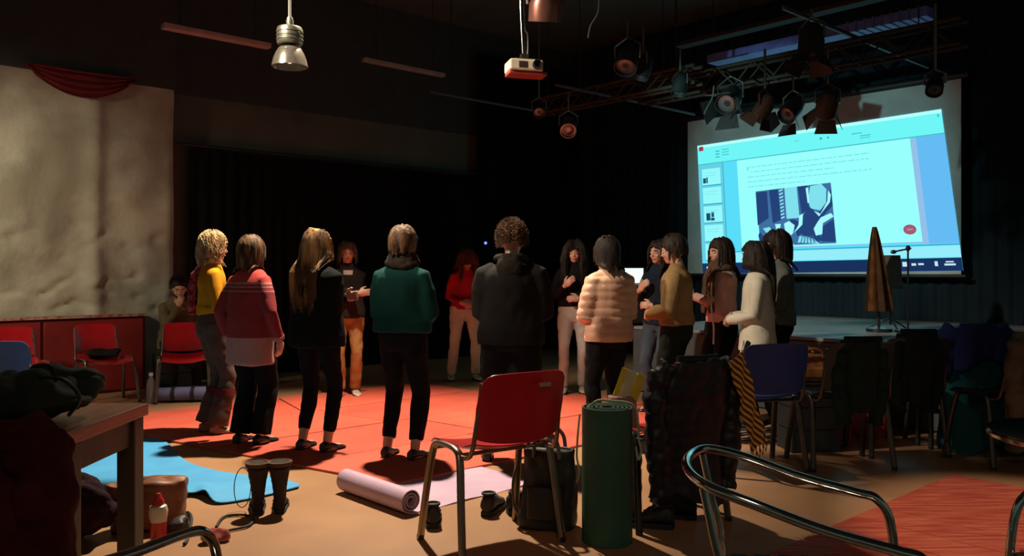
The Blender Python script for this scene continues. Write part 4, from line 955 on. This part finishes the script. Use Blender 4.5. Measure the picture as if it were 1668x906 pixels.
# lilac mat: flat sheet ending in a roll
a0 = gp(549, 803); a1 = gp(655, 842); ax = (a1 - a0); ax.z = 0; Lw = ax.length; ax.normalize(); pr = Vector((-ax.y, ax.x, 0))
lr = empty('unrolled_mat', a0); tag(lr, 'lilac exercise mat lying half unrolled behind the red foreground chair', 'mat')
prof = [(pr * (1.02 - .95 * i / 16), .006 + .004 * sin(i * .8) * (1 if i < 14 else 0)) for i in range(17)]
g = [[p + ax * (Lw * j / 5) + Vector((0, 0, z)) for j in range(6)] for p, z in prof]
Rr = .062; n = 70; turns = 2.6
for i in range(1, n + 1):
    a = -pi / 2 - 2 * pi * turns * i / n; r = Rr * (1 - .68 * i / n); c_ = pr * .06 + Vector((0, 0, .070)); p = c_ + pr * (cos(a) * r) + Vector((0, 0, sin(a) * r)); g.append([p + ax * (Lw * j / 5) for j in range(6)])
obj('mat_sheet', MB().sheet(g, .006), M_lil, lr)
# blue mat roll with straps by the wall
b0 = gp(256, 656); b1 = gp(338, 654); d_ = (b1 - b0); Lb = d_.length; d_.normalize(); MM = d_.to_track_quat('Z', 'Y').to_matrix()
br = spiral_roll('rolled_mat', b0 + Vector((0, 0, .078)), MM, .074, Lb + .12, 4, .009, mat('lavender_blue_foam', (.16, .17, .36), .6), 'lavender blue rolled mat lying on the floor under the red wall chairs')
for f_ in (.33, .72):
    mb = MB(); c_ = d_ * (Lb * f_); mb.tube([c_ - d_ * .016, c_ + d_ * .016], .079, 24); obj('strap', mb, M_blackmetal, br)
# crumpled light blue mat
top = [(120, 716), (200, 716), (262, 718), (300, 752), (345, 768), (400, 777), (440, 778), (488, 792)]; bot = [(120, 800), (200, 812), (262, 815), (300, 811), (328, 812), (352, 823), (410, 815), (486, 797)]
g = []; org = gp(330, 790)
A_ = [smoothpath([gp(*q) for q in L_], 6) for L_ in (top, bot)]
for i in range(len(A_[0])):
    row = []
    for j in range(13):
        p = A_[0][i].lerp(A_[1][i], j / 12); f_ = i / len(A_[0]); edge = max(0, j / 12 - .6) / .4
        z = .008 + .018 * max(0, sin(f_ * 9 + j * .35)) * (j / 12) + .045 * edge * math.exp(-((f_ - .60) / .07) ** 2)
        row.append(p - org + Vector((0, 0, z)))
    g.append(row)
o = obj('crumpled_mat', MB().sheet(g, .006), mat('sky_blue_foam_mat', (.07, .38, .72), .6, col2=(.06, .33, .66), scale=4, bump=.12, bscale=70)); o.location = org; tag(o, 'sky blue exercise mat lying rumpled on the floor behind the brown boots', 'mat')

# ---------------------------------------------------------------- footwear
def shoe_mesh(kind, L=.27):
    mb = MB(); rs = []; hi = kind == 'boot'
    prof = [(0, .030, .09), (.01, .036, .11), (.05, .040, .115), (.09, .042, .105), (.13, .045, .082), (.17, .050, .064), (.21, .049, .056), (.245, .038, .048), (.265, .018, .034)]
    for y, wd, ht in prof: rs.append([Vector((wd * cos(a), y, .02 + (ht - .02) * (.5 + .5 * sin(a)))) for a in [2 * pi * k / 16 for k in range(16)]])
    mb.rings(rs)
    if hi:
        mb.rings([[Vector((wd * cos(a), .055 + ld * sin(a) + off, z + tl * sin(a))) for a in [2 * pi * k / 18 for k in range(18)]] for z, wd, ld, off, tl in ((.06, .040, .052, 0, 0), (.12, .041, .050, -.004, 0), (.19, .050, .060, -.006, 0), (.26, .062, .070, -.008, .0), (.31, .074, .078, -.008, .02))])
    return mb
def footwear(name, loc, rz, m, label, kind='shoe', group=None, laces=True):
    root = empty(name, loc, rz); root.scale = (.84,) * 3 if kind == 'boot' else (1, 1, 1); tag(root, label, 'boot' if kind == 'boot' else 'shoe', group)
    me = shoe_mesh(kind).remesh('upper', .007, 2); wrinkle(me, .003, 30); obj('upper', me, m, root)
    poly = [(-.006, .0), (.030, -.0), (.040, .05), (.044, .12), (.054, .18), (.050, .23), (.03, .268), (0, .278)]; poly = poly[1:] + [(-x, y) for x, y in poly[::-1] if True][:-1]
    mb = MB(); mb.prism(poly, 0.0, .026); obj('sole', mb, M_rubber, root, smooth=False, bevel=.003)
    if kind == 'boot':
        mb = MB(); mb.lathe((0, .047, .312), [(.060, -.01), (.076, -.012), (.080, .014), (.064, .016), (.050, 0)], 18); obj('fur_cuff', mb, mat('boot_cuff', (.12, .06, .03), .95, scale=60, bump=.8) if 'boot_cuff' not in bpy.data.materials else bpy.data.materials['boot_cuff'], root)
    else:
        mb = MB(); mb.lathe((0, .045, .108), [(.030, 0), (.038, .002), (.038, .012), (.030, .012), (.026, .004)], 16); obj('collar', mb, M_rubber, root)
    if laces:
        for i in range(4):
            y = .10 + i * .022; z = (.108 - i * .011); mb = MB(); mb.tube([(-.024, y, z - .006), (0, y + .004, z + .004), (.024, y, z - .006)], .0035, 6); obj('lace', mb, mat('grey_lace', (.25, .23, .2), .8) if 'grey_lace' not in bpy.data.materials else bpy.data.materials['grey_lace'], root)
    return root
M_boot = mat('dark_brown_suede', (.030, .018, .012), .9, scale=20); M_snk = mat('black_sneaker_mesh', (.018, .016, .015), .6, scale=20)
footwear('boot', gp(421, 840), 0.33, M_boot, 'dark brown ankle boot, left one of the pair on the floor', 'boot', laces=False)
footwear('boot', gp(455, 838), 0.22, M_boot, 'dark brown ankle boot, right one of the pair on the floor', 'boot', laces=False)
footwear('sneaker', gp(792, 843), -0.75 + .5, M_snk, 'black sneaker lying on the lilac mat\'s edge, the nearer left one of that pair')
footwear('sneaker', gp(826, 838), -1.35, M_snk, 'black sneaker behind its pair, half hidden by the red chair\'s leg')
footwear('sneaker', gp(706, 862), 0.15, M_snk, 'single dark shoe between the red foreground chair\'s left legs')
footwear('slipper', gp(298, 832), 1.3, mat('olive_shoe', (.08, .07, .03), .8), 'olive low shoe lying behind the red and white bottle', laces=False)
footwear('sneaker', gp(1098, 862), 1.2, M_snk, 'dark shoe on the floor under the puffer jacket chair, left one', laces=False)
footwear('sneaker', gp(1135, 846), 1.3, M_snk, 'dark shoe on the floor under the puffer jacket chair, right one', laces=False)
footwear('sneaker', gp(890, 735), -0.2, C_shoe, 'black shoe on the red mat behind the foreground chair', laces=False)
footwear('sneaker', gp(448, 662), 2.2, mat('grey_white_trainer', (.35, .38, .42), .6), 'grey-white trainer at the back edge of the red mat')

# ---------------------------------------------------------------- bags
def bag(name, loc, rz, size, m, label, cat='bag', seed=0, handles=True, open_top=False, pocket=True, sag=.12, strap=None, hm=None):
    root = empty(name, loc, rz); tag(root, label, cat); x, y, z = size; mb = MB(); rs = []
    for i in range(9):
        f_ = i / 8; k = (1 - sag * sin(f_ * pi / 2) ** 2) * (1.0 if i else .94); ring = []
        for q in range(28):
            a = 2 * pi * q / 28; c_, s_ = cos(a), sin(a); ring.append(Vector((math.copysign(abs(c_) ** .5, c_) * x / 2 * k, math.copysign(abs(s_) ** .5, s_) * y / 2 * k * (1 - .35 * f_), z * f_ + .012 * sin(3 * a + seed) * f_)))
        rs.append(ring)
    mb.rings(rs); me = mb.remesh('body', .012, 3); wrinkle(me, .009, 10, .02, seed=seed + 2); obj('body', me, m, root)
    if pocket:
        mb = MB(); mb.box((0, -y / 2 * .95, z * .35), (x * .6, .04, z * .42)); me = mb.remesh('pocket', .010, 4); obj('pocket', me, m, root)
    mb = MB(); mb.tube([(-x * .36, 0, z * 1.0), (0, 0, z * 1.02), (x * .36, 0, z * 1.0)], .007, 6); obj('zip', mb, M_blackmetal, root)
    if handles:
        for sd in (-1, 1):
            mb = MB(); mb.tube(smoothpath([(-x * .22, sd * y * .32, z * .9), (-x * .18, sd * y * .36, z * 1.12), (0, sd * y * .36, z * 1.24), (x * .18, sd * y * .36, z * 1.12), (x * .22, sd * y * .32, z * .9)], 5), .010, 8); obj('handle', mb, hm or m, root)
    if strap:
        mb = MB(); mb.tube(smoothpath([(-x * .5, 0, z * .85), (-x * .62, -.02, z * .6), (-x * .6, -.03, z * .25), (-x * .45, 0, .03)], 5), .012, 8, flat=.5); obj('strap', mb, hm or m, root)
    return root
M_bbag = mat('black_nylon', (.016, .015, .014), .55, scale=12)
bag('backpack', gp(897, 868) + Vector((0, .10, 0)), -.3, (.30, .20, .40), M_bbag, 'black backpack standing between the red chair and the green mat roll', seed=1, strap=True, hm=mat('grey_strap', (.16, .13, .11), .6))
bag('leather_bag', gp(222, 872) + Vector((0, .12, 0)), .35, (.34, .22, .24), mat('tan_leather', (.26, .085, .025), .5, col2=(.16, .045, .015), scale=5), 'brown leather bag on the floor beside the wooden table leg', seed=3, handles=False, sag=-.14, pocket=False, hm=M_bbag)
bag('handbag', (2.15, 6.02, .50), .1, (.36, .22, .19), mat('orange_leather', (.42, .16, .05), .5, col2=(.22, .07, .025), scale=9), 'orange-brown bag behind the dark blue chair, near the stage', seed=5, sag=.25)
# things that carry the handbag and the crates
def crate(name, loc, rz, size, m, label, cat='crate'):
    root = empty(name, loc, rz); tag(root, label, cat); x, y, z = size
    mb = MB(); mb.box((0, 0, z / 2), (x - .03, y - .03, z - .03)); obj('inner_box', mb, m, root, smooth=False)
    for sx in (-1, 1):
        for sy in (-1, 1): mb = MB(); mb.box((sx * (x / 2 - .015), sy * (y / 2 - .015), z / 2), (.03, .03, z)); obj('corner_post', mb, m, root, smooth=False, bevel=.003)
    n_ = max(2, int(z / .14)); hgt = z / n_
    for i in range(n_):
        for sy in (-1, 1):
            mb = MB(); mb.box((0, sy * (y / 2 - .008), hgt * (i + .5)), (x - .062, .016, hgt - .008)); obj('plank', mb, m, root, smooth=False, bevel=.002)
            mb = MB(); mb.box((sy * (x / 2 - .008), 0, hgt * (i + .5)), (.016, y - .062, hgt - .008)); obj('plank', mb, m, root, smooth=False, bevel=.002)
    mb = MB(); mb.box((0, 0, z + .008), (x + .01, y + .01, .016)); obj('lid', mb, m, root, smooth=False, bevel=.004)
    return root
M_crate = mat('dark_red_painted_wood', (.48, .045, .04), .5, col2=(.38, .035, .035), scale=4, stretch=(1, 1, 6))
crate('wooden_crate', gp(1360, 727) + Vector((-.02, .12, 0)), .05, (.27, .26, .34), M_crate, 'low dark red wooden crate on the floor under the coat chairs')
crate('wooden_crate', gp(1408, 722) + Vector((.14, .30, 0)), .05, (.20, .22, .62), M_crate, 'tall dark red wooden crate with a white paper bag on top')
crate('low_bench', (2.15, 6.02, 0), .1, (.36, .26, .48), mat('grey_bench', (.02, .022, .022), .6), 'dark low bench holding the orange-brown bag before the stage', 'bench')
bag('paper_bag', gp(1408, 722) + Vector((.14, .30, .64)), .3, (.17, .12, .09), mat('white_paper', (.55, .52, .44), .7), 'crumpled white paper bag on top of the tall red crate', seed=8, handles=False, pocket=False)
bag('plastic_bag', gp(1270, 668), .4, (.26, .18, .16), mat('black_plastic_bag', (.012, .014, .012), .25), 'shiny black plastic bag on the floor behind the dark blue chair', seed=9, handles=False, pocket=False)

# lathe objects: bottles, cups
def bottle(name, loc, prof, m, capm, label, cat='bottle', lab=None, s=1.0, cap=None):
    root = empty(name, loc); tag(root, label, cat); mb = MB(); mb.lathe((0, 0, 0), [(r * s, z * s) for r, z in prof], 22); obj('body', mb, m, root)
    if cap: mb = MB(); mb.lathe((0, 0, 0), [(r * s, z * s) for r, z in cap], 18); obj('cap', mb, capm, root)
    if lab: mb = MB(); mb.lathe((0, 0, 0), [(r * s, z * s) for r, z in lab[0]], 22); obj('label_sleeve', mb, lab[1], root)
    return root
Mrc = mat('red_cap_plastic', (.55, .02, .02), .3); Mclear = mat('clear_plastic', (.8, .82, .82), .08, trans=.75)
bottle('squeeze_bottle', gp(258, 880), [(.001, 0), (.034, 0), (.036, .02), (.034, .07), (.040, .11), (.044, .14), (.038, .165), (.020, .175), (.001, .175)], mat('cream_bottle', (.68, .60, .50), .35), Mrc,
       'white squeeze bottle with red cap and label by the tan bag', lab=([(.030, .004), (.0368, .008), (.0372, .055), (.0385, .09), (.030, .092)], Mrc), cap=[(.001, .17), (.026, .17), (.027, .19), (.018, .205), (.010, .225), (.001, .228)])
pb = [(.001, 0), (.03, 0), (.033, .02), (.033, .14), (.025, .17), (.013, .195), (.013, .21), (.001, .21)]; pc = [(.001, .205), (.016, .205), (.016, .228), (.001, .228)]
bottle('water_bottle', gp(246, 657), pb, Mclear, M_white, 'clear water bottle standing left of the lavender rolled mat', s=1.3, cap=pc)
bottle('water_bottle', gp(1600, 690), pb, Mclear, M_white, 'clear water bottle on the floor below the grey-brown coat', s=1.0, cap=pc)
cupp = [(.001, 0), (.024, 0), (.036, .085), (.038, .085), (.038, .09), (.033, .09), (.022, .006), (.001, .006)]
bottle('paper_cup', gp(1299, 697), cupp, M_white, M_white, 'white cup on the floor, left one of two below the stage', 'cup')
bottle('paper_cup', gp(1316, 690), cupp, M_white, M_white, 'white cup on the floor, right one of two below the stage', 'cup')

# ---------------------------------------------------------------- wooden table at lower left with clothes and backpack
M_wood = mat('reddish_brown_wood', (.24, .075, .032), .38, col2=(.15, .042, .02), scale=2.5, stretch=(9, 1, 9), bump=.1, coat=.3)
M_wood2 = mat('olive_brown_wood', (.085, .055, .028), .5, col2=(.06, .04, .02), scale=3, stretch=(6, 6, 1))
tb = empty('wooden_table', (-1.98, 2.99, 0)); tag(tb, 'heavy brown wooden table at the lower left under piled clothes', 'table')
for i in range(4): mb = MB(); mb.box((-.345 + i * .2275, .18, .715), (.225, .64, .05)); obj('top_board', mb, M_wood, tb, smooth=False, bevel=.004)
mb = MB(); mb.box((.41, .18, .635), (.03, .52, .11)); obj('apron', mb, M_wood2, tb, smooth=False, bevel=.004)
mb = MB(); mb.box((-.39, .18, .635), (.03, .52, .11)); obj('apron', mb, M_wood2, tb, smooth=False, bevel=.004)
mb = MB(); mb.box((0.01, .44, .635), (.78, .03, .11)); obj('apron', mb, M_wood2, tb, smooth=False, bevel=.004)
mb = MB(); mb.box((0.01, -.08, .635), (.78, .03, .11)); obj('apron', mb, M_wood2, tb, smooth=False, bevel=.004)
for sx in (-.385, .405):
    for sy in (-.07, .43): mb = MB(); mb.box((sx, sy, .345), (.075, .085, .69)); obj('leg', mb, M_wood2, tb, smooth=False, bevel=.006)
def heap(name, loc, size, m, label, cat='clothes', seed=0, rz=0, parts=4):
    rnd = random.Random(seed); mb = MB(); x, y, z = size
    for i in range(parts * 3):
        mb.ell((rnd.uniform(-.3, .3) * x, rnd.uniform(-.3, .3) * y, z * rnd.uniform(.3, .62)), (x * rnd.uniform(.16, .26), y * rnd.uniform(.18, .28), z * rnd.uniform(.24, .36)), 14, 9)
    mb.ell((0, 0, z * .32), (x * .46, y * .46, z * .32), 20, 10)
    me = mb.remesh(name, .012, 4); wrinkle(me, .014, 12, .03, seed=seed); o = lift(obj(name, me, m)); zl = Vector(loc); o.location = zl; o.rotation_euler.z = rz; return tag(o, label, cat)
bp_ = heap('backpack', (-1.77, 3.08, .742), (.46, .34, .21), mat('dark_green_canvas', (.045, .048, .030), .85, col2=(.03, .033, .02), scale=9), 'dark green rumpled backpack lying on the wooden table', 'bag', seed=21, rz=.3, parts=5)
for yy in (-.10, .06):
    mb = MB(); mb.tube(smoothpath([(.04, yy, .17), (.12, yy - .02, .16), (.17, yy - .02, .09), (.13, yy, .03)], 5), .014, 8, flat=.5); obj('strap', mb, M_bbag, bp_)
mb = MB(); mb.tube(smoothpath([(-.02, -.03, .16), (0, -.03, .20), (.05, -.02, .20), (.07, -.01, .15)], 5), .009, 8); obj('grab_handle', mb, M_bbag, bp_)
heap('folded_jacket', (-2.15, 3.05, .742), (.34, .42, .16), cloth('burgundy_cloth', (.13, .018, .016)), 'burgundy jacket heaped on the wooden table at the far left', seed=4)
heap('scarf_heap', (-1.98, 3.25, .742), (.36, .24, .14), cloth('dark_patterned_cloth', (.05, .05, .04), (.22, .16, .13), scale=14), 'dark patterned scarf heaped at the table\'s back edge', seed=6)
# chair with burgundy coat in front of the table, left edge
c11 = chair((-1.62, 2.10, 0), (.1, -.99), M_wood2, M_gtube, 'chair under a burgundy coat at the lower left corner')
drape('coat', c11, cloth('dark_burgundy_cloth', (.13, .018, .016), (.08, .010, .010)), 'long dark burgundy coat hanging over the chair at the lower left', 'coat', zb=.16, zt=.86, w_=.26, seed=31, bulk=1.6)
heap('dark_sack', gp(170, 900) + Vector((-.3, .2, 0)), (.60, .34, .34), cloth('black_purple_cloth', (.030, .010, .018)), 'dark purplish bundle on the floor under the wooden table', 'bundle', seed=9)
heap('crumpled_paper', gp(60, 850), (.10, .08, .06), M_white, 'crumpled white paper on the floor at the far lower left', 'paper', seed=12, parts=2)
# cable loops and gear on the floor
def cable(pts, r, m, label, name='cable', cat='cable'):
    p = [gp(*q) for q in pts]; o0 = p[0].copy(); zz = [Vector((0, 0, r + .003)) for _ in p]; mb = MB(); mb.tube(smoothpath([a - o0 + b for a, b in zip(p, zz)], 6), r, 8)
    o = obj(name, mb, m); o.location = o0; return tag(o, label, cat)
cable([(352, 862), (365, 845), (395, 842), (412, 848), (404, 860), (370, 868), (348, 876)], .007, M_rubber, 'black cable loop on the floor right of the chrome armrest')
cable([(284, 880), (292, 850), (304, 838), (312, 848), (306, 880), (300, 890)], .008, M_rubber, 'black cable loop beside the red and white bottle')
heap('headphones_pouch', gp(286, 872) + Vector((0, .02, 0)), (.12, .10, .09), M_bbag, 'small black pouch right of the red and white bottle', 'pouch', seed=15, parts=2)
# loop of thin wire leaning against the boots
lp = gp(395, 832); mb = MB(); mb.tube([Vector((.045 * cos(a), .01 * sin(a), .125 + .105 * sin(a))) for a in [2 * pi * k / 28 for k in range(28)]], .0025, 6, closed=True)
o = obj('wire_loop', mb, M_rubber); o.location = lp; tag(o, 'thin black wire loop standing against the left boot', 'wire')
bench_ = crate('low_bench', Vector((-3.64, 8.98, 0)), .6, (.42, .30, .40), bpy.data.materials['grey_bench'], 'dark low bench under the seated bearded man', 'bench')
# clothes on the red wall chair, things near it
heap('dark_clothes', LW(.75, .432, .72), (.36, .32, .10), cloth('black_clothes', (.022, .02, .018)), 'dark clothes lying on the seat of the left red wall chair', seed=22)
heap('red_clothes', (-3.62, 5.75, .465), (.36, .30, .14), cloth('red_clothes', (.35, .03, .04)), 'red garment lying on the seat of the light blue chair', seed=23)
heap('dark_bag', LW(.10, 0, 1.55), (.34, .30, .30), M_bbag, 'dark soft bag on the floor before the left red wall chair', 'bag', seed=24)

# yellow and white leaflet bag with pink handle behind the green roll
fb = empty('fabric_tote', (.585, 4.42, 0)); tag(fb, 'slim pinkish tote behind the green mat roll with yellow-white packet in it', 'bag')
mb = MB(); mb.rings([[Vector((x_ * .09 * k_, y_ * .06 * k_, z_)) for x_, y_ in ((-1, -1), (0, -1.2), (1, -1), (1.1, 0), (1, 1), (0, 1.2), (-1, 1), (-1.1, 0))] for z_, k_ in ((0, 1), (.2, 1.1), (.40, 1.0), (.58, .8), (.63, .75))])
me = mb.remesh('tote_body', .010, 3); wrinkle(me, .008, 14); obj('tote_body', me, cloth('dusty_pink_cloth', (.34, .20, .17)), fb)
pk_ = empty('paper_packet', (.60, 4.40, .625), -.25); tag(pk_, 'yellow and white paper packet poking up behind the green mat roll', 'packet')
tilt = Matrix.Rotation(.35, 3, 'Y'); cols = [mat('yellow_paper', (.72, .58, .04), .6), mat('white_packet_paper', (.62, .62, .42), .6), bpy.data.materials['yellow_paper']]
for i, (x0, x1) in enumerate(((-.065, -.035), (-.035, .02), (.02, .065))):
    g = [[tilt @ Vector((x0 + (x1 - x0) * a / 3, .006 * sin(a * 1.5 + z * 20 + i), z)) for a in range(4)] for z in (-.02, .03, .07, .11, .145)]
    obj('paper_stripe', MB().sheet(g, .004), cols[i], pk_)
# laptop glowing on the stage
lt = empty('laptop', at(1036, 440, 9.4), .25); lt.location = Vector((lt.location.x, lt.location.y, .70 + .42)); tag(lt, 'open laptop with a glowing white display between the people', 'laptop')
mb = MB(); mb.box((0, 0, .008), (.30, .22, .016)); obj('base', mb, M_dsteel, lt, smooth=False, bevel=.003)
mb = MB(); mb.box((0, .115, .115), (.30, .010, .20)); lid = obj('lid', mb, M_dsteel, lt, smooth=False, bevel=.003)
mb = MB(); mb.box((0, .108, .115), (.27, .003, .17)); obj('display', mb, emis((.75, .95, .9), 1.3), lid, smooth=False)
fc = empty('flight_case', Vector((lt.location.x, lt.location.y + .02, .70)), .25); tag(fc, 'dark case on the stage carrying the glowing laptop', 'case')
mb = MB(); mb.box((0, 0, .21), (.5, .36, .41)); obj('case_body', mb, M_bbag, fc, smooth=False, bevel=.008)
for sx in (-1, 1): mb = MB(); mb.box((sx * .24, 0, .21), (.03, .37, .418)); obj('corner_edge', mb, M_dsteel, fc, smooth=False)

# ---------------------------------------------------------------- folded flag, music stand and microphone stand on the stage
def onstage(px, Y): p = at(px, 440, Y); p.z = .70; return p
fp_ = onstage(1432, 8.1); fg = empty('closed_parasol', fp_); tag(fg, 'closed tapering parasol of dark and orange cloth standing before the screen', 'parasol')
mb = MB(); mb.tube([(0, 0, 0), (-.04, 0, 1.02)], .014, 8); obj('pole', mb, M_gtube, fg)
mb = MB(); mb.lathe((0, 0, 0), [(.001, 0), (.12, 0), (.12, .03), (.03, .05), (.001, .05)], 20); obj('base', mb, M_gtube, fg)
def cone_cloth(a0, a1, m, nm):
    g = []
    for i in range(16):
        f_ = i / 15; z = .20 + .82 * f_; r = .100 * (1 - f_) ** .8 + .012; row = []
        for j in range(13):
            a = a0 + (a1 - a0) * j / 12; rr = r * (1 + .22 * sin(7 * a)); row.append((rr * cos(a) - .045 * f_, rr * sin(a), z))
        g.append(row)
    obj(nm, MB().sheet(g, .006), m, fg)
M_fd = cloth('dark_parasol_cloth', (.03, .025, .022)); M_fo = cloth('orange_parasol_cloth', (.20, .08, .025), (.08, .035, .015), scale=8)
for i in range(6): cone_cloth(i * pi / 3, (i + 1) * pi / 3, M_fo if i in (3, 5) else M_fd if i != 4 else cloth('brown_parasol_cloth', (.09, .05, .025)), 'cloth_panel')
ms = empty('music_stand', onstage(1452, 8.3)); tag(ms, 'grey music stand with a flat desk right of the closed parasol', 'stand')
mb = MB(); mb.box((0, 0, .58), (.20, .015, .34), Matrix.Rotation(-.15, 3, 'X')); obj('desk', mb, mat('grey_desk', (.20, .21, .20), .6), ms, smooth=False, bevel=.003)
mb = MB(); mb.tube([(0, .02, .05), (0, .02, .5)], .010, 8); obj('pole', mb, M_gtube, ms)
for k in range(3): a = k * 2.1 + .4; mb = MB(); mb.tube([(0, .02, .12), (.22 * cos(a), .02 + .22 * sin(a), .006)], .008, 6); obj('leg', mb, M_gtube, ms)
mb = MB(); mb.box((0, -.02, .42), (.20, .04, .012)); obj('ledge', mb, M_gtube, ms, smooth=False)
mi = empty('microphone_stand', onstage(1479, 8.0)); tag(mi, 'thin black microphone stand in front of the slide\'s task bar', 'stand')
mb = MB(); mb.tube([(0, 0, .03), (0, 0, .80)], .009, 8); obj('pole', mb, M_blackmetal, mi)
mb = MB(); mb.tube([(.03, 0, .81), (-.12, 0, .78)], .008, 8); obj('boom', mb, M_blackmetal, mi)
mb = MB(); mb.ell((.0, 0, .81), (.022, .022, .03), 12, 8); obj('clamp', mb, M_blackmetal, mi)
mb = MB(); mb.ell((-.14, 0, .775), (.03, .02, .02), 12, 8); obj('microphone', mb, M_dsteel, mi)
mb = MB(); mb.lathe((0, 0, 0), [(.001, 0), (.12, 0), (.12, .02), (.02, .035), (.001, .035)], 20); obj('base', mb, M_blackmetal, mi)

# ---------------------------------------------------------------- aluminium bistro chairs in the foreground
M_alc = mat('chromed_aluminium', (.66, .64, .60), .14, 1.0, scale=40)
def bistro(loc, fwd, label, tagpaper=False, zb=.75, za=.62):
    root = empty('bistro_chair', loc, atan2(fwd[1], fwd[0]) - pi / 2); tag(root, label, 'chair'); r = .0135
    pts = []
    left = [(-.285, .30, 0), (-.278, .285, .30), (-.272, .265, za - .09), (-.270, .225, za - .012), (-.270, .16, za + .008), (-.272, .0, za + .35 * (zb - za)), (-.270, -.16, zb - .25 * (zb - za)), (-.235, -.265, zb - .006), (-.13, -.315, zb), (0, -.330, zb + .002)]
    full = left + [(-x, y, z) for x, y, z in left[-2::-1]]
    mb = MB(); mb.tube([p + Vector((0, 0, .004)) for p in smoothpath(full, 7)], r, 14); obj('hoop_frame', mb, M_alc, root)
    for sd in (-1, 1):
        mb = MB(); mb.tube(smoothpath([(sd * .20, -.285, zb - .01), (sd * .205, -.26, .62), (sd * .21, -.23, .46), (sd * .225, -.27, .25), (sd * .245, -.33, .004)], 5), r * .85, 12); obj('rear_leg', mb, M_alc, root)
        mb = MB(); mb.tube([(sd * .215, -.22, .42), (sd * .272, .255, .42)], r * .8, 10); obj('seat_rail', mb, M_alc, root)
        for q in ((sd * .285, .30), (sd * .245, -.33)): mb = MB(); mb.lathe((q[0], q[1], 0), [(.001, 0), (.018, 0), (.018, .02), (.001, .02)], 12); obj('foot_cap', mb, M_rubber, root)
    mb = MB(); mb.tube([(-.272, .255, .42), (.272, .255, .42)], r * .8, 10); obj('front_rail', mb, M_alc, root)
    for i in range(7):
        y = -.20 + i * .068; w2 = .205 + .06 * (i / 6); g = [[(x * w2, y + dy, .436 - .014 * (1 - x * x)) for x in (-1, -.5, 0, .5, 1)] for dy in (0, .045)]
        obj('seat_slat', MB().sheet(g, .004), M_alc, root)
    return root
b1_ = bistro((.815, 2.27, 0), (.975, -.22), 'chromed tube armchair in the right foreground, its whole hoop in view')
b2_ = bistro((-.65, 1.84, 0), (.43, .90), 'chromed tube armchair at the bottom left, only an armrest in view', zb=.64, za=.62)
b3_ = bistro((1.80, 2.27, 0), (-1, .05), 'chromed tube armchair cut off by the right edge')
# card hanging on the first chair's back
cdp = empty('price_card', b1_.location, b1_.rotation_euler.z); tag(cdp, 'off-white card tucked at the back of the right chrome armchair', 'card')
g = [[(x, -.232 - .004 * sin(x * 30), z) for x in (.08, .11, .14, .17)] for z in (.46, .50, .54, .575)]; obj('card_sheet', MB().sheet(g, .003), mat('cream_card', (.62, .56, .45), .6), cdp)
# round chrome table at the right edge
rt = empty('round_table', (2.02, 2.90, 0)); tag(rt, 'round metal café table, only its rim seen at the right edge', 'table')
mb = MB(); mb.lathe((0, 0, .70), [(.001, 0), (.30, 0), (.315, .006), (.318, .018), (.312, .028), (.30, .026), (.001, .024)], 48); obj('table_top', mb, M_alc, rt)
mb = MB(); mb.tube([(0, 0, .04), (0, 0, .70)], .028, 14); obj('column', mb, M_alc, rt)
mb = MB(); mb.lathe((0, 0, 0), [(.001, 0), (.20, 0), (.20, .015), (.05, .04), (.001, .04)], 32); obj('foot_plate', mb, M_dsteel, rt)
# red pouch at the end of the left chrome armrest
heap('red_pouch', gp(350, 884), (.15, .10, .085), cloth('dusty_red_cloth', (.42, .12, .10), (.25, .05, .05), scale=30), 'dusty red pouch on the floor at the tip of the left chrome armrest', 'pouch', seed=30, parts=2)
heap('crumpled_tissue', (-.06, 4.02, .468), (.10, .06, .025), M_white, 'small white tissue lying on the red foreground chair\'s seat', 'paper', seed=33, parts=2)
